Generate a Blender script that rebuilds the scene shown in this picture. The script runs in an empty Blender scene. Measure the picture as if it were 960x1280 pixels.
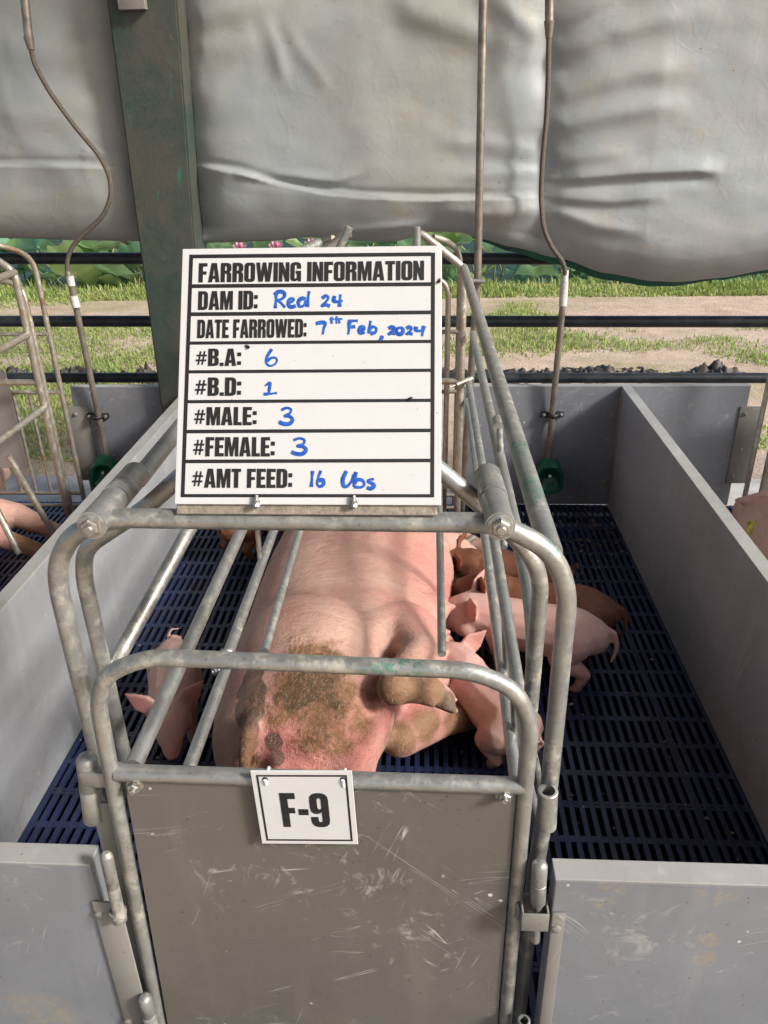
import bpy, bmesh, math, random
from mathutils import Vector, Matrix, noise
random.seed(7)
R = math.radians
V = Vector
scene = bpy.context.scene
col = scene.collection

# ------------------------------------------------------------------ camera
CP, CY, CR, CH, CF = R(26.5), R(3.3), R(1.1), 1.40, 970.0
_f = V((-math.sin(CY)*math.cos(CP), math.cos(CY)*math.cos(CP), -math.sin(CP)))
_r = V((math.cos(CY), math.sin(CY), 0)); _u = _r.cross(_f)
_c, _s = math.cos(CR), math.sin(CR)
_r, _u = _c*_r - _s*_u, _s*_r + _c*_u
cam_d = bpy.data.cameras.new('camera'); cam = bpy.data.objects.new('camera', cam_d); col.objects.link(cam)
cam_d.sensor_fit = 'VERTICAL'; cam_d.sensor_height = 36; cam_d.lens = CF/1280*36
cam_d.clip_start = 0.02; cam_d.clip_end = 2000
M = Matrix.Identity(4)
for i in range(3):
    M[i][0], M[i][1], M[i][2] = _r[i], _u[i], -_f[i]
M[2][3] = CH
cam.matrix_world = M
scene.camera = cam

# ------------------------------------------------------------------ light
SUN_FROM = V((1.0, -0.45, 0.72)).normalized()
world = bpy.data.worlds.new('World'); scene.world = world; world.use_nodes = True
wn = world.node_tree
bg = wn.nodes['Background']; sky = wn.nodes.new('ShaderNodeTexSky'); sky.sky_type = 'NISHITA'; sky.sun_disc = False
sky.sun_elevation = math.asin(SUN_FROM.z); sky.sun_rotation = math.atan2(SUN_FROM.x, SUN_FROM.y)
sky.air_density = 1.0; sky.dust_density = 3.0; sky.ozone_density = 1.0
wn.links.new(sky.outputs[0], bg.inputs[0]); bg.inputs[1].default_value = 0.15
sd = bpy.data.lights.new('sun', 'SUN'); sun = bpy.data.objects.new('sun', sd); col.objects.link(sun)
sd.energy = 3.4; sd.angle = R(10.0); sd.color = (1.0, 0.975, 0.94)
sun.rotation_euler = (-SUN_FROM).to_track_quat('-Z', 'Y').to_euler()
sun.location = SUN_FROM*20
scene.view_settings.view_transform = 'Standard'; scene.view_settings.look = 'None'
scene.view_settings.gamma = 1.0; scene.view_settings.exposure = 0.52

def at(px, py, X=None, Y=None, Z=None):
    """point of the world where the line of sight through a photo pixel meets one plane"""
    d = _f + _r*((px-480)/CF) - _u*((py-640)/CF)
    o = V((0, 0, CH))
    if X is not None: t = X/d.x
    elif Y is not None: t = Y/d.y
    else: t = (Z-CH)/d.z
    return o + d*t

# ------------------------------------------------------------------ materials
class NT:
    def __init__(s, name):
        s.m = bpy.data.materials.new(name); s.m.use_nodes = True; s.t = s.m.node_tree
        s.b = s.t.nodes['Principled BSDF']
    def n(s, kind, **kw):
        x = s.t.nodes.new('ShaderNode'+kind)
        for k, v in kw.items(): setattr(x, k, v)
        return x
    def l(s, a, b): s.t.links.new(a, b)
    def pos(s, space='pos'):
        if space == 'pos': return s.n('NewGeometry').outputs['Position']
        return s.n('TexCoord').outputs['Object']
    def noise(s, vec, scale, detail=4, rough=.55, dist=0, sc3=None):
        if sc3:
            mp = s.n('Mapping'); mp.inputs['Scale'].default_value = sc3; s.l(vec, mp.inputs[0]); vec = mp.outputs[0]
        x = s.n('TexNoise'); x.inputs['Scale'].default_value = scale; x.inputs['Detail'].default_value = detail
        x.inputs['Roughness'].default_value = rough; x.inputs['Distortion'].default_value = dist
        s.l(vec, x.inputs['Vector']); return x.outputs['Fac']
    def voro(s, vec, scale, out='Distance', feature='F1'):
        x = s.n('TexVoronoi', feature=feature); x.inputs['Scale'].default_value = scale; s.l(vec, x.inputs['Vector'])
        return x.outputs[out]
    def ramp(s, fac, lo, hi, a=0.0, b=1.0):
        x = s.n('MapRange'); x.inputs[1].default_value = lo; x.inputs[2].default_value = hi
        x.inputs[3].default_value = a; x.inputs[4].default_value = b; x.clamp = True
        s.l(fac, x.inputs[0]); return x.outputs[0]
    def math(s, op, a, b=None):
        x = s.n('Math', operation=op)
        for i, q in enumerate((a, b)):
            if q is None: continue
            if isinstance(q, (int, float)): x.inputs[i].default_value = q
            else: s.l(q, x.inputs[i])
        return x.outputs[0]
    def mix(s, fac, a, b):
        x = s.n('Mix', data_type='RGBA')
        if isinstance(fac, (int, float)): x.inputs[0].default_value = fac
        else: s.l(fac, x.inputs[0])
        for i, q in ((6, a), (7, b)):
            if isinstance(q, tuple): x.inputs[i].default_value = q+(1,) if len(q) == 3 else q
            else: s.l(q, x.inputs[i])
        return x.outputs[2]
    def near(s, vec, c, r, wob=None, k=1.0):
        d = s.n('VectorMath', operation='DISTANCE'); s.l(vec, d.inputs[0]); d.inputs[1].default_value = c
        q = d.outputs['Value']
        if wob is not None: q = s.math('ADD', q, s.math('MULTIPLY', s.math('SUBTRACT', wob, .5), r*1.6*k))
        return s.ramp(q, r*.6, r, 1.0, 0.0)
    def bump(s, h, strength, dist=.01):
        x = s.n('Bump'); x.inputs['Strength'].default_value = strength; x.inputs['Distance'].default_value = dist
        s.l(h, x.inputs['Height']); s.l(x.outputs[0], s.b.inputs['Normal'])
    def done(s, color, rough=.5, metal=0.0, spec=None):
        if isinstance(color, tuple): s.b.inputs['Base Color'].default_value = color+(1,)
        else: s.l(color, s.b.inputs['Base Color'])
        for k, v in (('Roughness', rough), ('Metallic', metal)):
            if isinstance(v, (int, float)): s.b.inputs[k].default_value = v
            else: s.l(v, s.b.inputs[k])
        if spec is not None: s.b.inputs['Specular IOR Level'].default_value = spec
        return s.m

def m_simple(name, c, rough=.5, metal=0.0, var=.25, scale=30, bump=0.0, spec=None, c2=None, space='pos'):
    t = NT(name); p = t.pos(space); nz = t.noise(p, scale, 5, .6)
    c2 = c2 or tuple(max(0, q*(1-var)) for q in c)
    k = t.mix(t.ramp(nz, .35, .65), c, c2)
    if bump: t.bump(t.noise(p, scale*3, 4), bump)
    return t.done(k, t.ramp(nz, .3, .7, rough*.85, min(1, rough*1.15)), metal, spec)

def m_galv(name, base=(.40, .40, .375), dark=(.25, .255, .245), rust=.0):
    t = NT(name); p = t.pos()
    big = t.noise(p, 14, 5, .65); fine = t.noise(p, 160, 3, .6); mid = t.noise(p, 45, 5, .7)
    k = t.mix(t.ramp(big, .38, .62), base, dark)
    k = t.mix(t.math('MULTIPLY', t.ramp(mid, .48, .62, 0, .8), t.ramp(t.noise(p, 5.5, 4, .6), .42, .6)), k, (.58, .55, .46))
    k = t.mix(t.ramp(t.noise(p, 7, 5, .75, .4), .60, .70, 0, .55), k, (.24, .20, .15))           # cream lime film
    k = t.mix(t.ramp(fine, .6, .72, 0, .6), k, (.16, .145, .12))          # specks of dirt
    if rust: k = t.mix(t.ramp(t.noise(p, 9, 6, .7), .62-rust, .74-rust, 0, .85), k, (.27, .15, .07))
    wob = t.noise(p, 70, 4, .6)
    sp = None
    for c, r in GREEN_SPOTS:
        q = t.near(p, c, r, wob); sp = q if sp is None else t.math('MAXIMUM', sp, q)
    k = t.mix(t.math('MULTIPLY', sp, t.ramp(t.noise(p, 85, 4, .7), .47, .56, 0, .8)), k, (.10, .29, .21))
    t.bump(t.math('ADD', t.math('MULTIPLY', fine, .5), mid), .22, .003)
    return t.done(k, t.ramp(mid, .35, .65, .28, .58), t.ramp(big, .4, .65, .75, .45))

GREEN_SPOTS = [(at(492, 818, Y=.75), .05), (at(692, 684, Y=.78), .010), (at(661, 603, Z=.98), .045), (at(646, 553, Z=.98), .035),
               (at(198, 731, X=-.40), .02), (at(70, 1077, Y=.7), .018)]

def m_panel(name, base, scratch=.5, stain=(.42, .36, .24), dirt=.5, rough=.42, axis='Y', extra=()):
    """pvc sheet: fine vertical run marks, scratches, splashes"""
    t = NT(name); p = t.pos()
    big = t.noise(p, 3.2, 5, .6)
    k = t.mix(t.ramp(big, .3, .7), base, tuple(q*.78 for q in base))
    run = t.noise(p, 16, 4, .6, 0, (1, 1, .12))
    k = t.mix(t.ramp(run, .55, .75, 0, .35), k, tuple(min(1, q*1.35) for q in base))
    st = t.noise(p, 7, 6, .7, .6)
    k = t.mix(t.ramp(st, .64, .74, 0, .6*dirt), k, stain)
    # scratches: straight streaks of strongly stretched noise
    for ang, sc, th in ((.45, 1.3, .010), (-.75, 1.6, .008), (1.25, 1.1, .010), (.15, 1.9, .006)):
        mp = t.n('Mapping', vector_type='POINT'); mp.inputs['Rotation'].default_value = (ang if axis == 'X' else 0, ang if axis == 'Y' else 0, 0)
        t.l(p, mp.inputs[0]); m2 = t.n('Mapping'); m2.inputs['Scale'].default_value = (3, 3, 46); t.l(mp.outputs[0], m2.inputs[0])
        q = t.noise(m2.outputs[0], sc, 1, .4)
        d = t.math('ABSOLUTE', t.math('SUBTRACT', q, .5))
        gate = t.math('MULTIPLY', t.ramp(t.noise(p, 7+ang, 3), .58, .66), t.ramp(t.noise(m2.outputs[0], sc*.35, 1), .5, .58))
        k = t.mix(t.math('MULTIPLY', t.ramp(d, 0, th*1.6, scratch*.8, 0), gate), k, (.58, .57, .54))
    if extra:
        wob2 = t.noise(p, 30, 5, .7)
        for c_, r_, kk in extra:
            k = t.mix(t.math('MULTIPLY', t.near(p, c_, r_*1.7, wob2, 1.3), t.ramp(t.noise(p, 38, 5, .75, 1.0), .44, .62, 0, .75*kk)), k, stain)
    sm = t.noise(p, 22, 6, .75, .8)
    k = t.mix(t.math('MULTIPLY', t.ramp(sm, .57, .70, 0, .6*scratch), t.ramp(t.noise(p, 4.5, 3), .47, .6)), k, (.55, .54, .50))   # chalky scuffs
    lowz = t.n('SeparateXYZ'); t.l(p, lowz.inputs[0])
    k = t.mix(t.math('MULTIPLY', t.ramp(t.noise(p, 11, 6, .75, .5), .52, .66, 0, .7*dirt), t.ramp(t.math('ADD', lowz.outputs[2], t.math('MULTIPLY', t.noise(p, 6, 3), .25)), .16, .34, 1, .12)), k, (.13, .105, .07))   # splashed muck
    v = t.voro(p, 26)
    sel = t.ramp(t.noise(p, 24, 2), .55, .6)
    k = t.mix(t.math('MULTIPLY', t.ramp(v, .07, .10, .85, 0), sel), k, (.66, .65, .62))
    v2 = t.voro(p, 70)
    k = t.mix(t.math('MULTIPLY', t.ramp(v2, .10, .14, .7, 0), t.ramp(t.noise(p, 51, 2), .54, .58)), k, tuple(q*.35 for q in base))
    t.bump(t.math('ADD', t.noise(p, 90, 3), t.math('MULTIPLY', big, 2)), .06, .004)
    return t.done(k, t.ramp(st, .3, .7, rough*.8, rough*1.35))

M_ = {}
M_['galv'] = m_galv('galvanised_steel')
M_['galv_old'] = m_galv('galvanised_steel_rusty', (.46, .42, .35), (.30, .265, .215), .06)
M_['pvc'] = m_panel('grey_pvc', (.222, .234, .254), .8, (.34, .27, .16), .8, extra=[(at(x, y, Y=.714), r, q) for x, y, r, q in ((768, 1108, .014, 1), (758, 1128, .012, .8), (905, 1112, .022, .6), (888, 1175, .010, .9), (882, 1200, .012, .9), (872, 1225, .012, .7), (40, 1262, .03, .6), (75, 1270, .025, .6), (880, 1095, .02, .7))])
M_['pvc_side'] = m_panel('grey_pvc_partition', (.325, .335, .35), .5, axis='X')
M_['pvc_edge'] = m_panel('grey_pvc_edge', (.36, .355, .335), .5, dirt=1.0)
M_['board'] = m_panel('brown_grey_board', (.138, .126, .111), 1.0, (.30, .28, .25), .8, .5)
M_['plate'] = m_panel('steel_plate', (.235, .225, .205), .4, (.30, .22, .12), 1.0, .45)
M_['bolt'] = m_simple('bolt_steel', (.52, .50, .46), .35, .8, .5, 120)
M_['black'] = m_simple('black_plastic', (.02, .02, .021), .5, 0, .3, 60)
M_['rail'] = m_simple('black_pipe_paint', (.012, .016, .02), .38, 0, .5, 14, c2=(.035, .04, .042), spec=.35)
M_['green'] = m_simple('green_plastic', (.008, .115, .06), .35, 0, .5, 40)
M_['tape'] = m_simple('joint_tape', (.62, .60, .56), .6, 0, .25, 60)
M_['brownpipe'] = m_simple('weathered_pipe', (.31, .275, .235), .38, .6, .45, 24, .1)
M_['hose'] = m_simple('braided_hose', (.17, .14, .115), .5, .35, .5, 260, .5)
M_['white'] = m_simple('white_sign_board', (.60, .60, .595), .35, 0, .03, 20)
M_['ink'] = m_simple('printed_black', (.018, .016, .017), .55, 0, .6, 220)
M_['tie'] = m_simple('white_nylon', (.82, .82, .80), .4, 0, .05, 40)
M_['fly'] = m_simple('fly_black', (.015, .012, .01), .4, 0, .4, 300)
M_['beige'] = m_simple('dusty_bar', (.33, .28, .22), .7, .2, .4, 90, .2)

def m_marker():
    t = NT('blue_marker_ink'); p = t.pos(); nz = t.noise(p, 160, 3)
    k = t.mix(t.ramp(nz, .35, .7), (.006, .055, .33), (.02, .12, .46)); return t.done(k, .5)
M_['marker'] = m_marker()

def m_sign_white():
    t = NT('white_board_with_specks'); p = t.pos('obj')
    k = t.mix(t.ramp(t.noise(p, 30, 4), .4, .7, 0, .18), (.565, .565, .56), (.47, .47, .455))
    v = t.voro(p, 95)
    k = t.mix(t.math('MULTIPLY', t.ramp(v, .06, .10, .75, 0), t.ramp(t.noise(p, 60, 2), .56, .6)), k, (.28, .24, .19))
    return t.done(k, .32)
M_['whitespeck'] = m_sign_white()

def m_slat():
    t = NT('blue_slat_plastic'); p = t.pos()
    a = t.noise(p, 5, 5, .6); b = t.noise(p, 60, 4, .7)
    k = t.mix(t.ramp(a, .35, .65), (.019, .034, .105), (.011, .018, .052))
    k = t.mix(t.ramp(b, .52, .7, 0, .55), k, (.060, .058, .066))
    w = t.voro(p, 38)
    k = t.mix(t.math('MULTIPLY', t.ramp(w, .06, .10, .9, 0), t.ramp(t.noise(p, 21, 2), .57, .61)), k, (.42, .40, .36))
    k = t.mix(t.math('MULTIPLY', t.ramp(t.noise(p, 3.1, 6, .7, .4), .52, .66), t.ramp(t.noise(p, 40, 5, .75), .42, .6, 0, .75)), k, (.075, .055, .036))
    t.bump(b, .15, .003)
    return t.done(k, t.ramp(a, .35, .65, .30, .55))
M_['slat'] = m_slat()
M_['yellow'] = m_simple('yellow_tag_plastic', (.55, .46, .03), .5, 0, .6, 60, c2=(.22, .17, .02))
M_['crumb'] = m_simple('feed_crumb', (.34, .27, .18), .9, 0, .7, 9)
M_['unseen_roof'] = m_simple('unseen_corrugated_roof', (.20, .21, .225), .5, .2, .4, 3)  # for the unseen roofing added to shape the ambient light

def m_post():
    t = NT('green_painted_post'); p = t.pos(); a = t.noise(p, 4.5, 6, .7, .5); b = t.noise(p, 45, 5, .7)
    k = t.mix(t.ramp(b, .35, .6), (.036, .062, .05), (.025, .045, .037))
    k = t.mix(t.ramp(a, .38, .60, 0, .9), k, (.072, .068, .054))
    k = t.mix(t.ramp(b, .62, .7, 0, .6), k, (.125, .115, .09))
    k = t.mix(t.ramp(t.noise(p, 20, 4, .6, 0, (1, 1, .3)), .66, .72, 0, .8), k, (.03, .15, .10))
    t.bump(t.math('ADD', b, a), .25, .006)
    return t.done(k, .55)
M_['post'] = m_post()

def m_tarp():
    t = NT('grey_tarpaulin'); p = t.pos(); a = t.noise(p, 2.2, 6, .65, .4); b = t.noise(p, 30, 5, .7); f = t.noise(p, 500, 2)
    k = t.mix(t.ramp(a, .4, .62), (.275, .30, .308), (.335, .335, .31))
    k = t.mix(t.ramp(t.noise(p, 7, 6, .75), .55, .72, 0, .5), k, (.33, .285, .20))
    k = t.mix(t.ramp(t.noise(p, 24, 4, .7, .5), .62, .74, 0, .4), k, (.20, .19, .155))
    v = t.voro(p, 9)
    k = t.mix(t.ramp(v, .018, .03, .8, 0), k, (.05, .05, .045))
    n2 = t.math('ADD', t.noise(p, 8, 4, .55, 1.0, (.6, 1, 1.4)), t.math('MULTIPLY', t.noise(p, 17, 3, .5, .4, (1, 1, .35)), .5))
    wv = t.n('VectorMath', operation='ADD'); cn = t.n('TexNoise'); cn.inputs['Scale'].default_value = 5; t.l(p, cn.inputs['Vector']); sc_ = t.n('VectorMath', operation='SCALE'); t.l(cn.outputs['Color'], sc_.inputs[0]); sc_.inputs['Scale'].default_value = .16; t.l(p, wv.inputs[0]); t.l(sc_.outputs[0], wv.inputs[1])
    cr = t.math('MULTIPLY', t.ramp(t.voro(wv.outputs[0], 7, 'Distance', 'DISTANCE_TO_EDGE'), 0, .07, .20, 0), t.ramp(t.noise(p, 3.5, 3), .50, .64))
    cr2 = t.math('MULTIPLY', t.ramp(t.voro(wv.outputs[0], 15, 'Distance', 'DISTANCE_TO_EDGE'), 0, .10, .14, 0), t.ramp(t.noise(p, 5.5, 3), .5, .62))
    n2 = t.math('ADD', n2, t.math('ADD', cr, cr2))
    t.bump(t.math('ADD', t.math('MULTIPLY', f, .05), t.math('ADD', t.math('MULTIPLY', b, .25), t.math('MULTIPLY', n2, .5))), .28, .010)
    return t.done(k, t.ramp(b, .3, .7, .42, .6))
M_['tarp'] = m_tarp()
M_['tarp_hem'] = m_simple('green_tarp_back', (.02, .11, .075), .5, 0, .4, 12)

def m_sow(name, mark=None):
    t = NT(name); p = t.pos('obj')
    a = t.noise(p, 6, 5, .6); fine = t.noise(p, 190, 3, .7); b = t.noise(p, 28, 5, .65)
    k = t.mix(t.ramp(a, .35, .65), (.47, .25, .20), (.555, .36, .285))
    k = t.mix(t.ramp(t.noise(p, 3.2, 5, .65, .4), .50, .68, 0, .55), k, (.40, .255, .19))
    at_ = lambda nm: (lambda q: q.outputs['Fac'])(t.n('Attribute', attribute_name=nm))
    k = t.mix(t.math('MULTIPLY', at_('flush'), t.ramp(b, .3, .6, .5, .9)), k, (.55, .195, .175))
    k = t.mix(t.ramp(fine, .58, .72, 0, .35), k, (.62, .44, .34))
    dm = t.ramp(t.math('ADD', at_('dirt'), t.math('MULTIPLY', t.math('SUBTRACT', b, .5), 1.3)), .38, .72)
    k = t.mix(t.math('MULTIPLY', dm, t.ramp(t.noise(p, 70, 5, .75), .36, .55, .5, 1)), k, (.225, .115, .052))
    dd = t.ramp(t.math('ADD', at_('dirt'), t.math('MULTIPLY', t.math('SUBTRACT', t.noise(p, 45, 5, .7), .5), 1.6)), .72, 1.05)
    k = t.mix(t.math('MULTIPLY', dd, t.ramp(t.noise(p, 95, 5, .75), .36, .52, .35, .95)), k, (.080, .049, .021))
    k = t.mix(t.ramp(t.math('ADD', at_('spot'), t.math('MULTIPLY', t.math('SUBTRACT', b, .5), .5)), .45, .6, 0, .8), k, (.10, .075, .055))
    k = t.mix(t.ramp(t.math('ADD', at_('foot'), t.math('MULTIPLY', t.math('SUBTRACT', b, .5), .8)), .35, .8, 0, .9), k, (.23, .13, .068))
    k = t.mix(t.ramp(t.math('ADD', at_('hoof'), t.math('MULTIPLY', t.math('SUBTRACT', b, .5), .8)), .5, 1.0, 0, .85), k, (.10, .07, .045))
    k = t.mix(t.math('MULTIPLY', t.ramp(t.voro(p, 60), .08, .12, .7, 0), t.ramp(t.noise(p, 35, 2), .56, .6)), k, (.20, .09, .05))
    if mark is not None:
        g = t.pos(); w = t.noise(g, 60, 3)
        k = t.mix(t.math('MULTIPLY', t.near(g, mark, .045, w), t.ramp(t.noise(g, 48, 2), .42, .5)), k, (.55, .48, .03))
    crease = t.math('ADD', t.noise(p, 14, 4, .6, .3, (1.0, 2.4, 1.0)), t.math('MULTIPLY', t.noise(p, 34, 4, .6, .8, (.35, 1.6, 1.0)), .8))
    k = t.mix(t.ramp(t.noise(p, 17, 6, .75, .6), .55, .68, 0, .45), k, (.36, .215, .15))
    k = t.mix(t.ramp(t.noise(p, 52, 4, .7), .58, .70, 0, .4), k, (.50, .18, .16))
    t.bump(t.math('ADD', t.math('MULTIPLY', fine, .5), t.math('ADD', t.math('MULTIPLY', b, .8), t.math('ADD', crease, t.math('MULTIPLY', dm, t.noise(p, 60, 5, .8))))), .55, .008)
    t.b.inputs['Subsurface Weight'].default_value = .12; t.b.inputs['Subsurface Radius'].default_value = (.02, .008, .005)
    t.b.inputs['Subsurface Scale'].default_value = .5
    return t.done(k, t.ramp(b, .3, .7, .48, .68), 0, .3)

def m_piglet(name, c1, c2, c3, dirt):
    t = NT(name); p = t.pos('obj'); a = t.noise(p, 11, 5, .6); fine = t.noise(p, 260, 3, .7); b = t.noise(p, 45, 4, .6)
    k = t.mix(t.ramp(a, .35, .65), c1, c2)
    k = t.mix(t.ramp(fine, .56, .7, 0, .35), k, c3)
    k = t.mix(t.math('MULTIPLY', t.ramp(t.noise(p, 24, 5, .7), .58, .7), .5), k, dirt)
    q = t.n('Attribute', attribute_name='foot').outputs['Fac']
    k = t.mix(t.ramp(t.math('ADD', q, t.math('MULTIPLY', t.math('SUBTRACT', b, .5), .6)), .3, .9, 0, .75), k, dirt)
    q = t.n('Attribute', attribute_name='flush').outputs['Fac']
    k = t.mix(t.math('MULTIPLY', q, .6), k, (c1[0]*.98, c1[1]*.62, c1[2]*.62))
    t.bump(t.math('ADD', t.math('MULTIPLY', fine, .5), b), .3, .004)
    t.b.inputs['Subsurface Weight'].default_value = .15; t.b.inputs['Subsurface Radius'].default_value = (.02, .008, .005)
    t.b.inputs['Subsurface Scale'].default_value = .4
    return t.done(k, .58, 0, .3)
M_['pigwhite'] = m_piglet('pale_piglet_skin', (.55, .32, .275), (.57, .38, .325), (.66, .52, .44), (.33, .19, .13))
M_['pigbrown'] = m_piglet('brown_piglet_coat', (.185, .073, .038), (.14, .054, .028), (.25, .11, .06), (.09, .045, .03))
M_['hair'] = m_simple('sow_bristle', (.56, .46, .34), .5, 0, .25, 40)
M_['fuzz'] = m_simple('pale_fuzz', (.68, .58, .50), .5, 0, .2, 40)
M_['fuzzbrown'] = m_simple('brown_fuzz', (.26, .12, .06), .5, 0, .3, 40)
M_['eye'] = m_simple('pig_eye', (.02, .012, .01), .15, 0, .1, 40)

def m_soil():
    t = NT('dry_soil_with_thin_grass'); p = t.pos(); a = t.noise(p, .9, 6, .65, .3, (.55, 1.2, 1)); b = t.noise(p, 6, 6, .7); c = t.noise(p, 55, 4, .7)
    k = t.mix(t.ramp(b, .35, .65), (.58, .44, .345), (.44, .325, .245))
    k = t.mix(t.ramp(t.noise(p, 2.3, 6, .7, .5), .52, .64, 0, .6), k, (.36, .25, .175))
    k = t.mix(t.ramp(t.noise(p, 26, 5, .75, .4), .60, .68, 0, .7), k, (.22, .155, .10))
    k = t.mix(t.ramp(c, .5, .68, 0, .7), k, (.56, .47, .34))
    k = t.mix(t.math('MULTIPLY', t.ramp(a, .50, .64, 0, .55), t.ramp(c, .3, .55)), k, (.24, .25, .07))
    t.bump(t.math('ADD', b, c), .6, .03)
    return t.done(k, .95, 0, .2)
M_['soil'] = m_soil()
M_['mud'] = m_simple('wet_mud', (.055, .04, .03), .6, 0, .5, 18, .5)
M_['concrete'] = m_simple('pale_concrete', (.50, .48, .44), .85, 0, .3, 9, .2)
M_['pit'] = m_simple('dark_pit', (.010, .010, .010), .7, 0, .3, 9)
M_['water'] = m_simple('pond_water', (.02, .05, .03), .6, 0, .3, 3, spec=.2)
def m_leafy(name, c, c2, tr=.35, rough=.5):
    t = NT(name); p = t.pos(); nz = t.noise(p, 3.5, 4, .7)
    k = t.mix(t.ramp(t.math('ADD', t.math('MULTIPLY', nz, .7), t.math('MULTIPLY', t.n('ObjectInfo').outputs['Random'], .5)), .3, .8), c, c2)
    o = t.t.nodes['Material Output']; ts = t.n('BsdfTranslucent'); t.l(k, ts.inputs[0]); mx = t.n('MixShader'); mx.inputs[0].default_value = tr
    t.done(k, rough); t.l(t.b.outputs[0], mx.inputs[1]); t.l(ts.outputs[0], mx.inputs[2]); t.l(mx.outputs[0], o.inputs[0])
    return t.m
M_['grass'] = m_leafy('grass_blades', (.16, .34, .055), (.38, .42, .14), .4)
M_['lotus'] = m_leafy('lotus_leaf', (.15, .33, .22), (.36, .48, .19), .4, .4)
M_['lotus_stem'] = m_leafy('lotus_stalk', (.20, .24, .08), (.33, .28, .12), .1)
M_['petal'] = m_leafy('lotus_petal', (.70, .20, .34), (.74, .36, .46), .3)

# ------------------------------------------------------------------ mesh helpers
class MB:
    def __init__(s): s.bm = bmesh.new()
    def quad(s, pts): return s.bm.faces.new([s.bm.verts.new(p) for p in pts])
    def box(s, a, b, bev=0.0, mat=None):
        a, b = V(a), V(b); t = bmesh.new()
        bmesh.ops.create_cube(t, size=1, matrix=Matrix.Translation((a+b)/2) @ Matrix.Diagonal((*(abs(q) for q in (b-a)), 1)))
        if bev: bmesh.ops.bevel(t, geom=t.edges[:], offset=bev, segments=2, affect='EDGES', profile=.5)
        if mat is not None: t.transform(mat)
        s.add(t); return s
    def add(s, t):
        me = bpy.data.meshes.new('tmp'); t.to_mesh(me); t.free(); s.bm.from_mesh(me); bpy.data.meshes.remove(me)
    def tube(s, pts, r, fil=0.0, n=16, caps=True, r1=None, seg=7):
        pts = fillet([V(p) for p in pts], fil, seg); rings = []
        tang = []
        for i in range(len(pts)):
            a = pts[max(0, i-1)]; b = pts[min(len(pts)-1, i+1)]; tang.append((b-a).normalized())
        up = V((0, 0, 1)) if abs(tang[0].z) < .9 else V((1, 0, 0))
        nr = (up - tang[0]*up.dot(tang[0])).normalized()
        for i, p in enumerate(pts):
            nr = (nr - tang[i]*nr.dot(tang[i])).normalized(); bn = tang[i].cross(nr)
            rr = r if r1 is None else r + (r1-r)*i/(len(pts)-1)
            if callable(r): rr = r(i/(len(pts)-1))
            rings.append([s.bm.verts.new(p + (nr*math.cos(2*math.pi*k/n) + bn*math.sin(2*math.pi*k/n))*rr) for k in range(n)])
        for i in range(len(rings)-1):
            for k in range(n):
                s.bm.faces.new((rings[i][k], rings[i][(k+1) % n], rings[i+1][(k+1) % n], rings[i+1][k]))
        if caps: s.bm.faces.new(rings[0][::-1]); s.bm.faces.new(rings[-1])
        return s
    def pipe_open(s, a, b, ro, ri, n=20, ch=.001):
        """hollow sleeve with a visible bore at b"""
        a, b = V(a), V(b); d = (b-a).normalized(); up = V((0, 0, 1)) if abs(d.z) < .9 else V((1, 0, 0))
        u = (up-d*up.dot(d)).normalized(); w = d.cross(u)
        prof = [(a, 0.0), (a, ro), (b-d*ch, ro), (b, ro-ch), (b, ri), (b-d*(b-a).length*.7, ri), (b-d*(b-a).length*.7, 0.0)]
        return s._lathe(prof, u, w, n)
    def _lathe(s, prof, u, w, n):
        rings = []
        for c, r in prof:
            if r < 1e-7: rings.append([s.bm.verts.new(c)])
            else: rings.append([s.bm.verts.new(c+(u*math.cos(2*math.pi*k/n)+w*math.sin(2*math.pi*k/n))*r) for k in range(n)])
        for A, B in zip(rings, rings[1:]):
            for k in range(n):
                if len(A) == 1 and len(B) == 1: continue
                if len(A) == 1: s.bm.faces.new((A[0], B[k], B[(k+1) % n]))
                elif len(B) == 1: s.bm.faces.new((A[k], B[0], A[(k+1) % n]))
                else: s.bm.faces.new((A[k], B[k], B[(k+1) % n], A[(k+1) % n]))
        return s
    def lathe(s, base, d, prof, n=20):
        base = V(base); d = V(d).normalized(); up = V((0, 0, 1)) if abs(d.z) < .9 else V((1, 0, 0))
        u = (up-d*up.dot(d)).normalized(); w = d.cross(u)
        return s._lathe([(base+d*h, r) for h, r in prof], u, w, n)
    def hexbolt(s, c, d, r, h=.006):
        """washer, hexagonal nut, thread end"""
        s.lathe(c, d, [(0, 0), (0, r*1.35), (.0015, r*1.35), (.0018, r*1.25), (.0018, 0)], 20)
        s.lathe(V(c)+V(d).normalized()*.0018, d, [(0, 0), (0, r), (h, r), (h+.0012, r*.86), (h+.0012, 0)], 6)
        s.lathe(V(c)+V(d).normalized()*(h+.003), d, [(0, 0), (0, r*.5), (h*.5, r*.5), (h*.6, r*.42), (h*.6, 0)], 12)
        return s
    def ball(s, c, r, sub=2, sc=(1, 1, 1), rot=None):
        m = Matrix.Translation(V(c)) @ (rot or Matrix.Identity(4)) @ Matrix.Diagonal((sc[0]*r, sc[1]*r, sc[2]*r, 1))
        bmesh.ops.create_icosphere(s.bm, subdivisions=sub, radius=1, matrix=m); return s
    def hull(s, balls, sub=2):
        t = bmesh.new()
        for c, r in balls: bmesh.ops.create_icosphere(t, subdivisions=sub, radius=r, matrix=Matrix.Translation(V(c)))
        res = bmesh.ops.convex_hull(t, input=t.verts[:])
        bmesh.ops.delete(t, geom=[g for g in res['geom_interior'] if isinstance(g, bmesh.types.BMVert)], context='VERTS')
        s.add(t); return s
    def chain(s, pts):
        for a, b in zip(pts, pts[1:]): s.hull([a, b])
        return s
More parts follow.
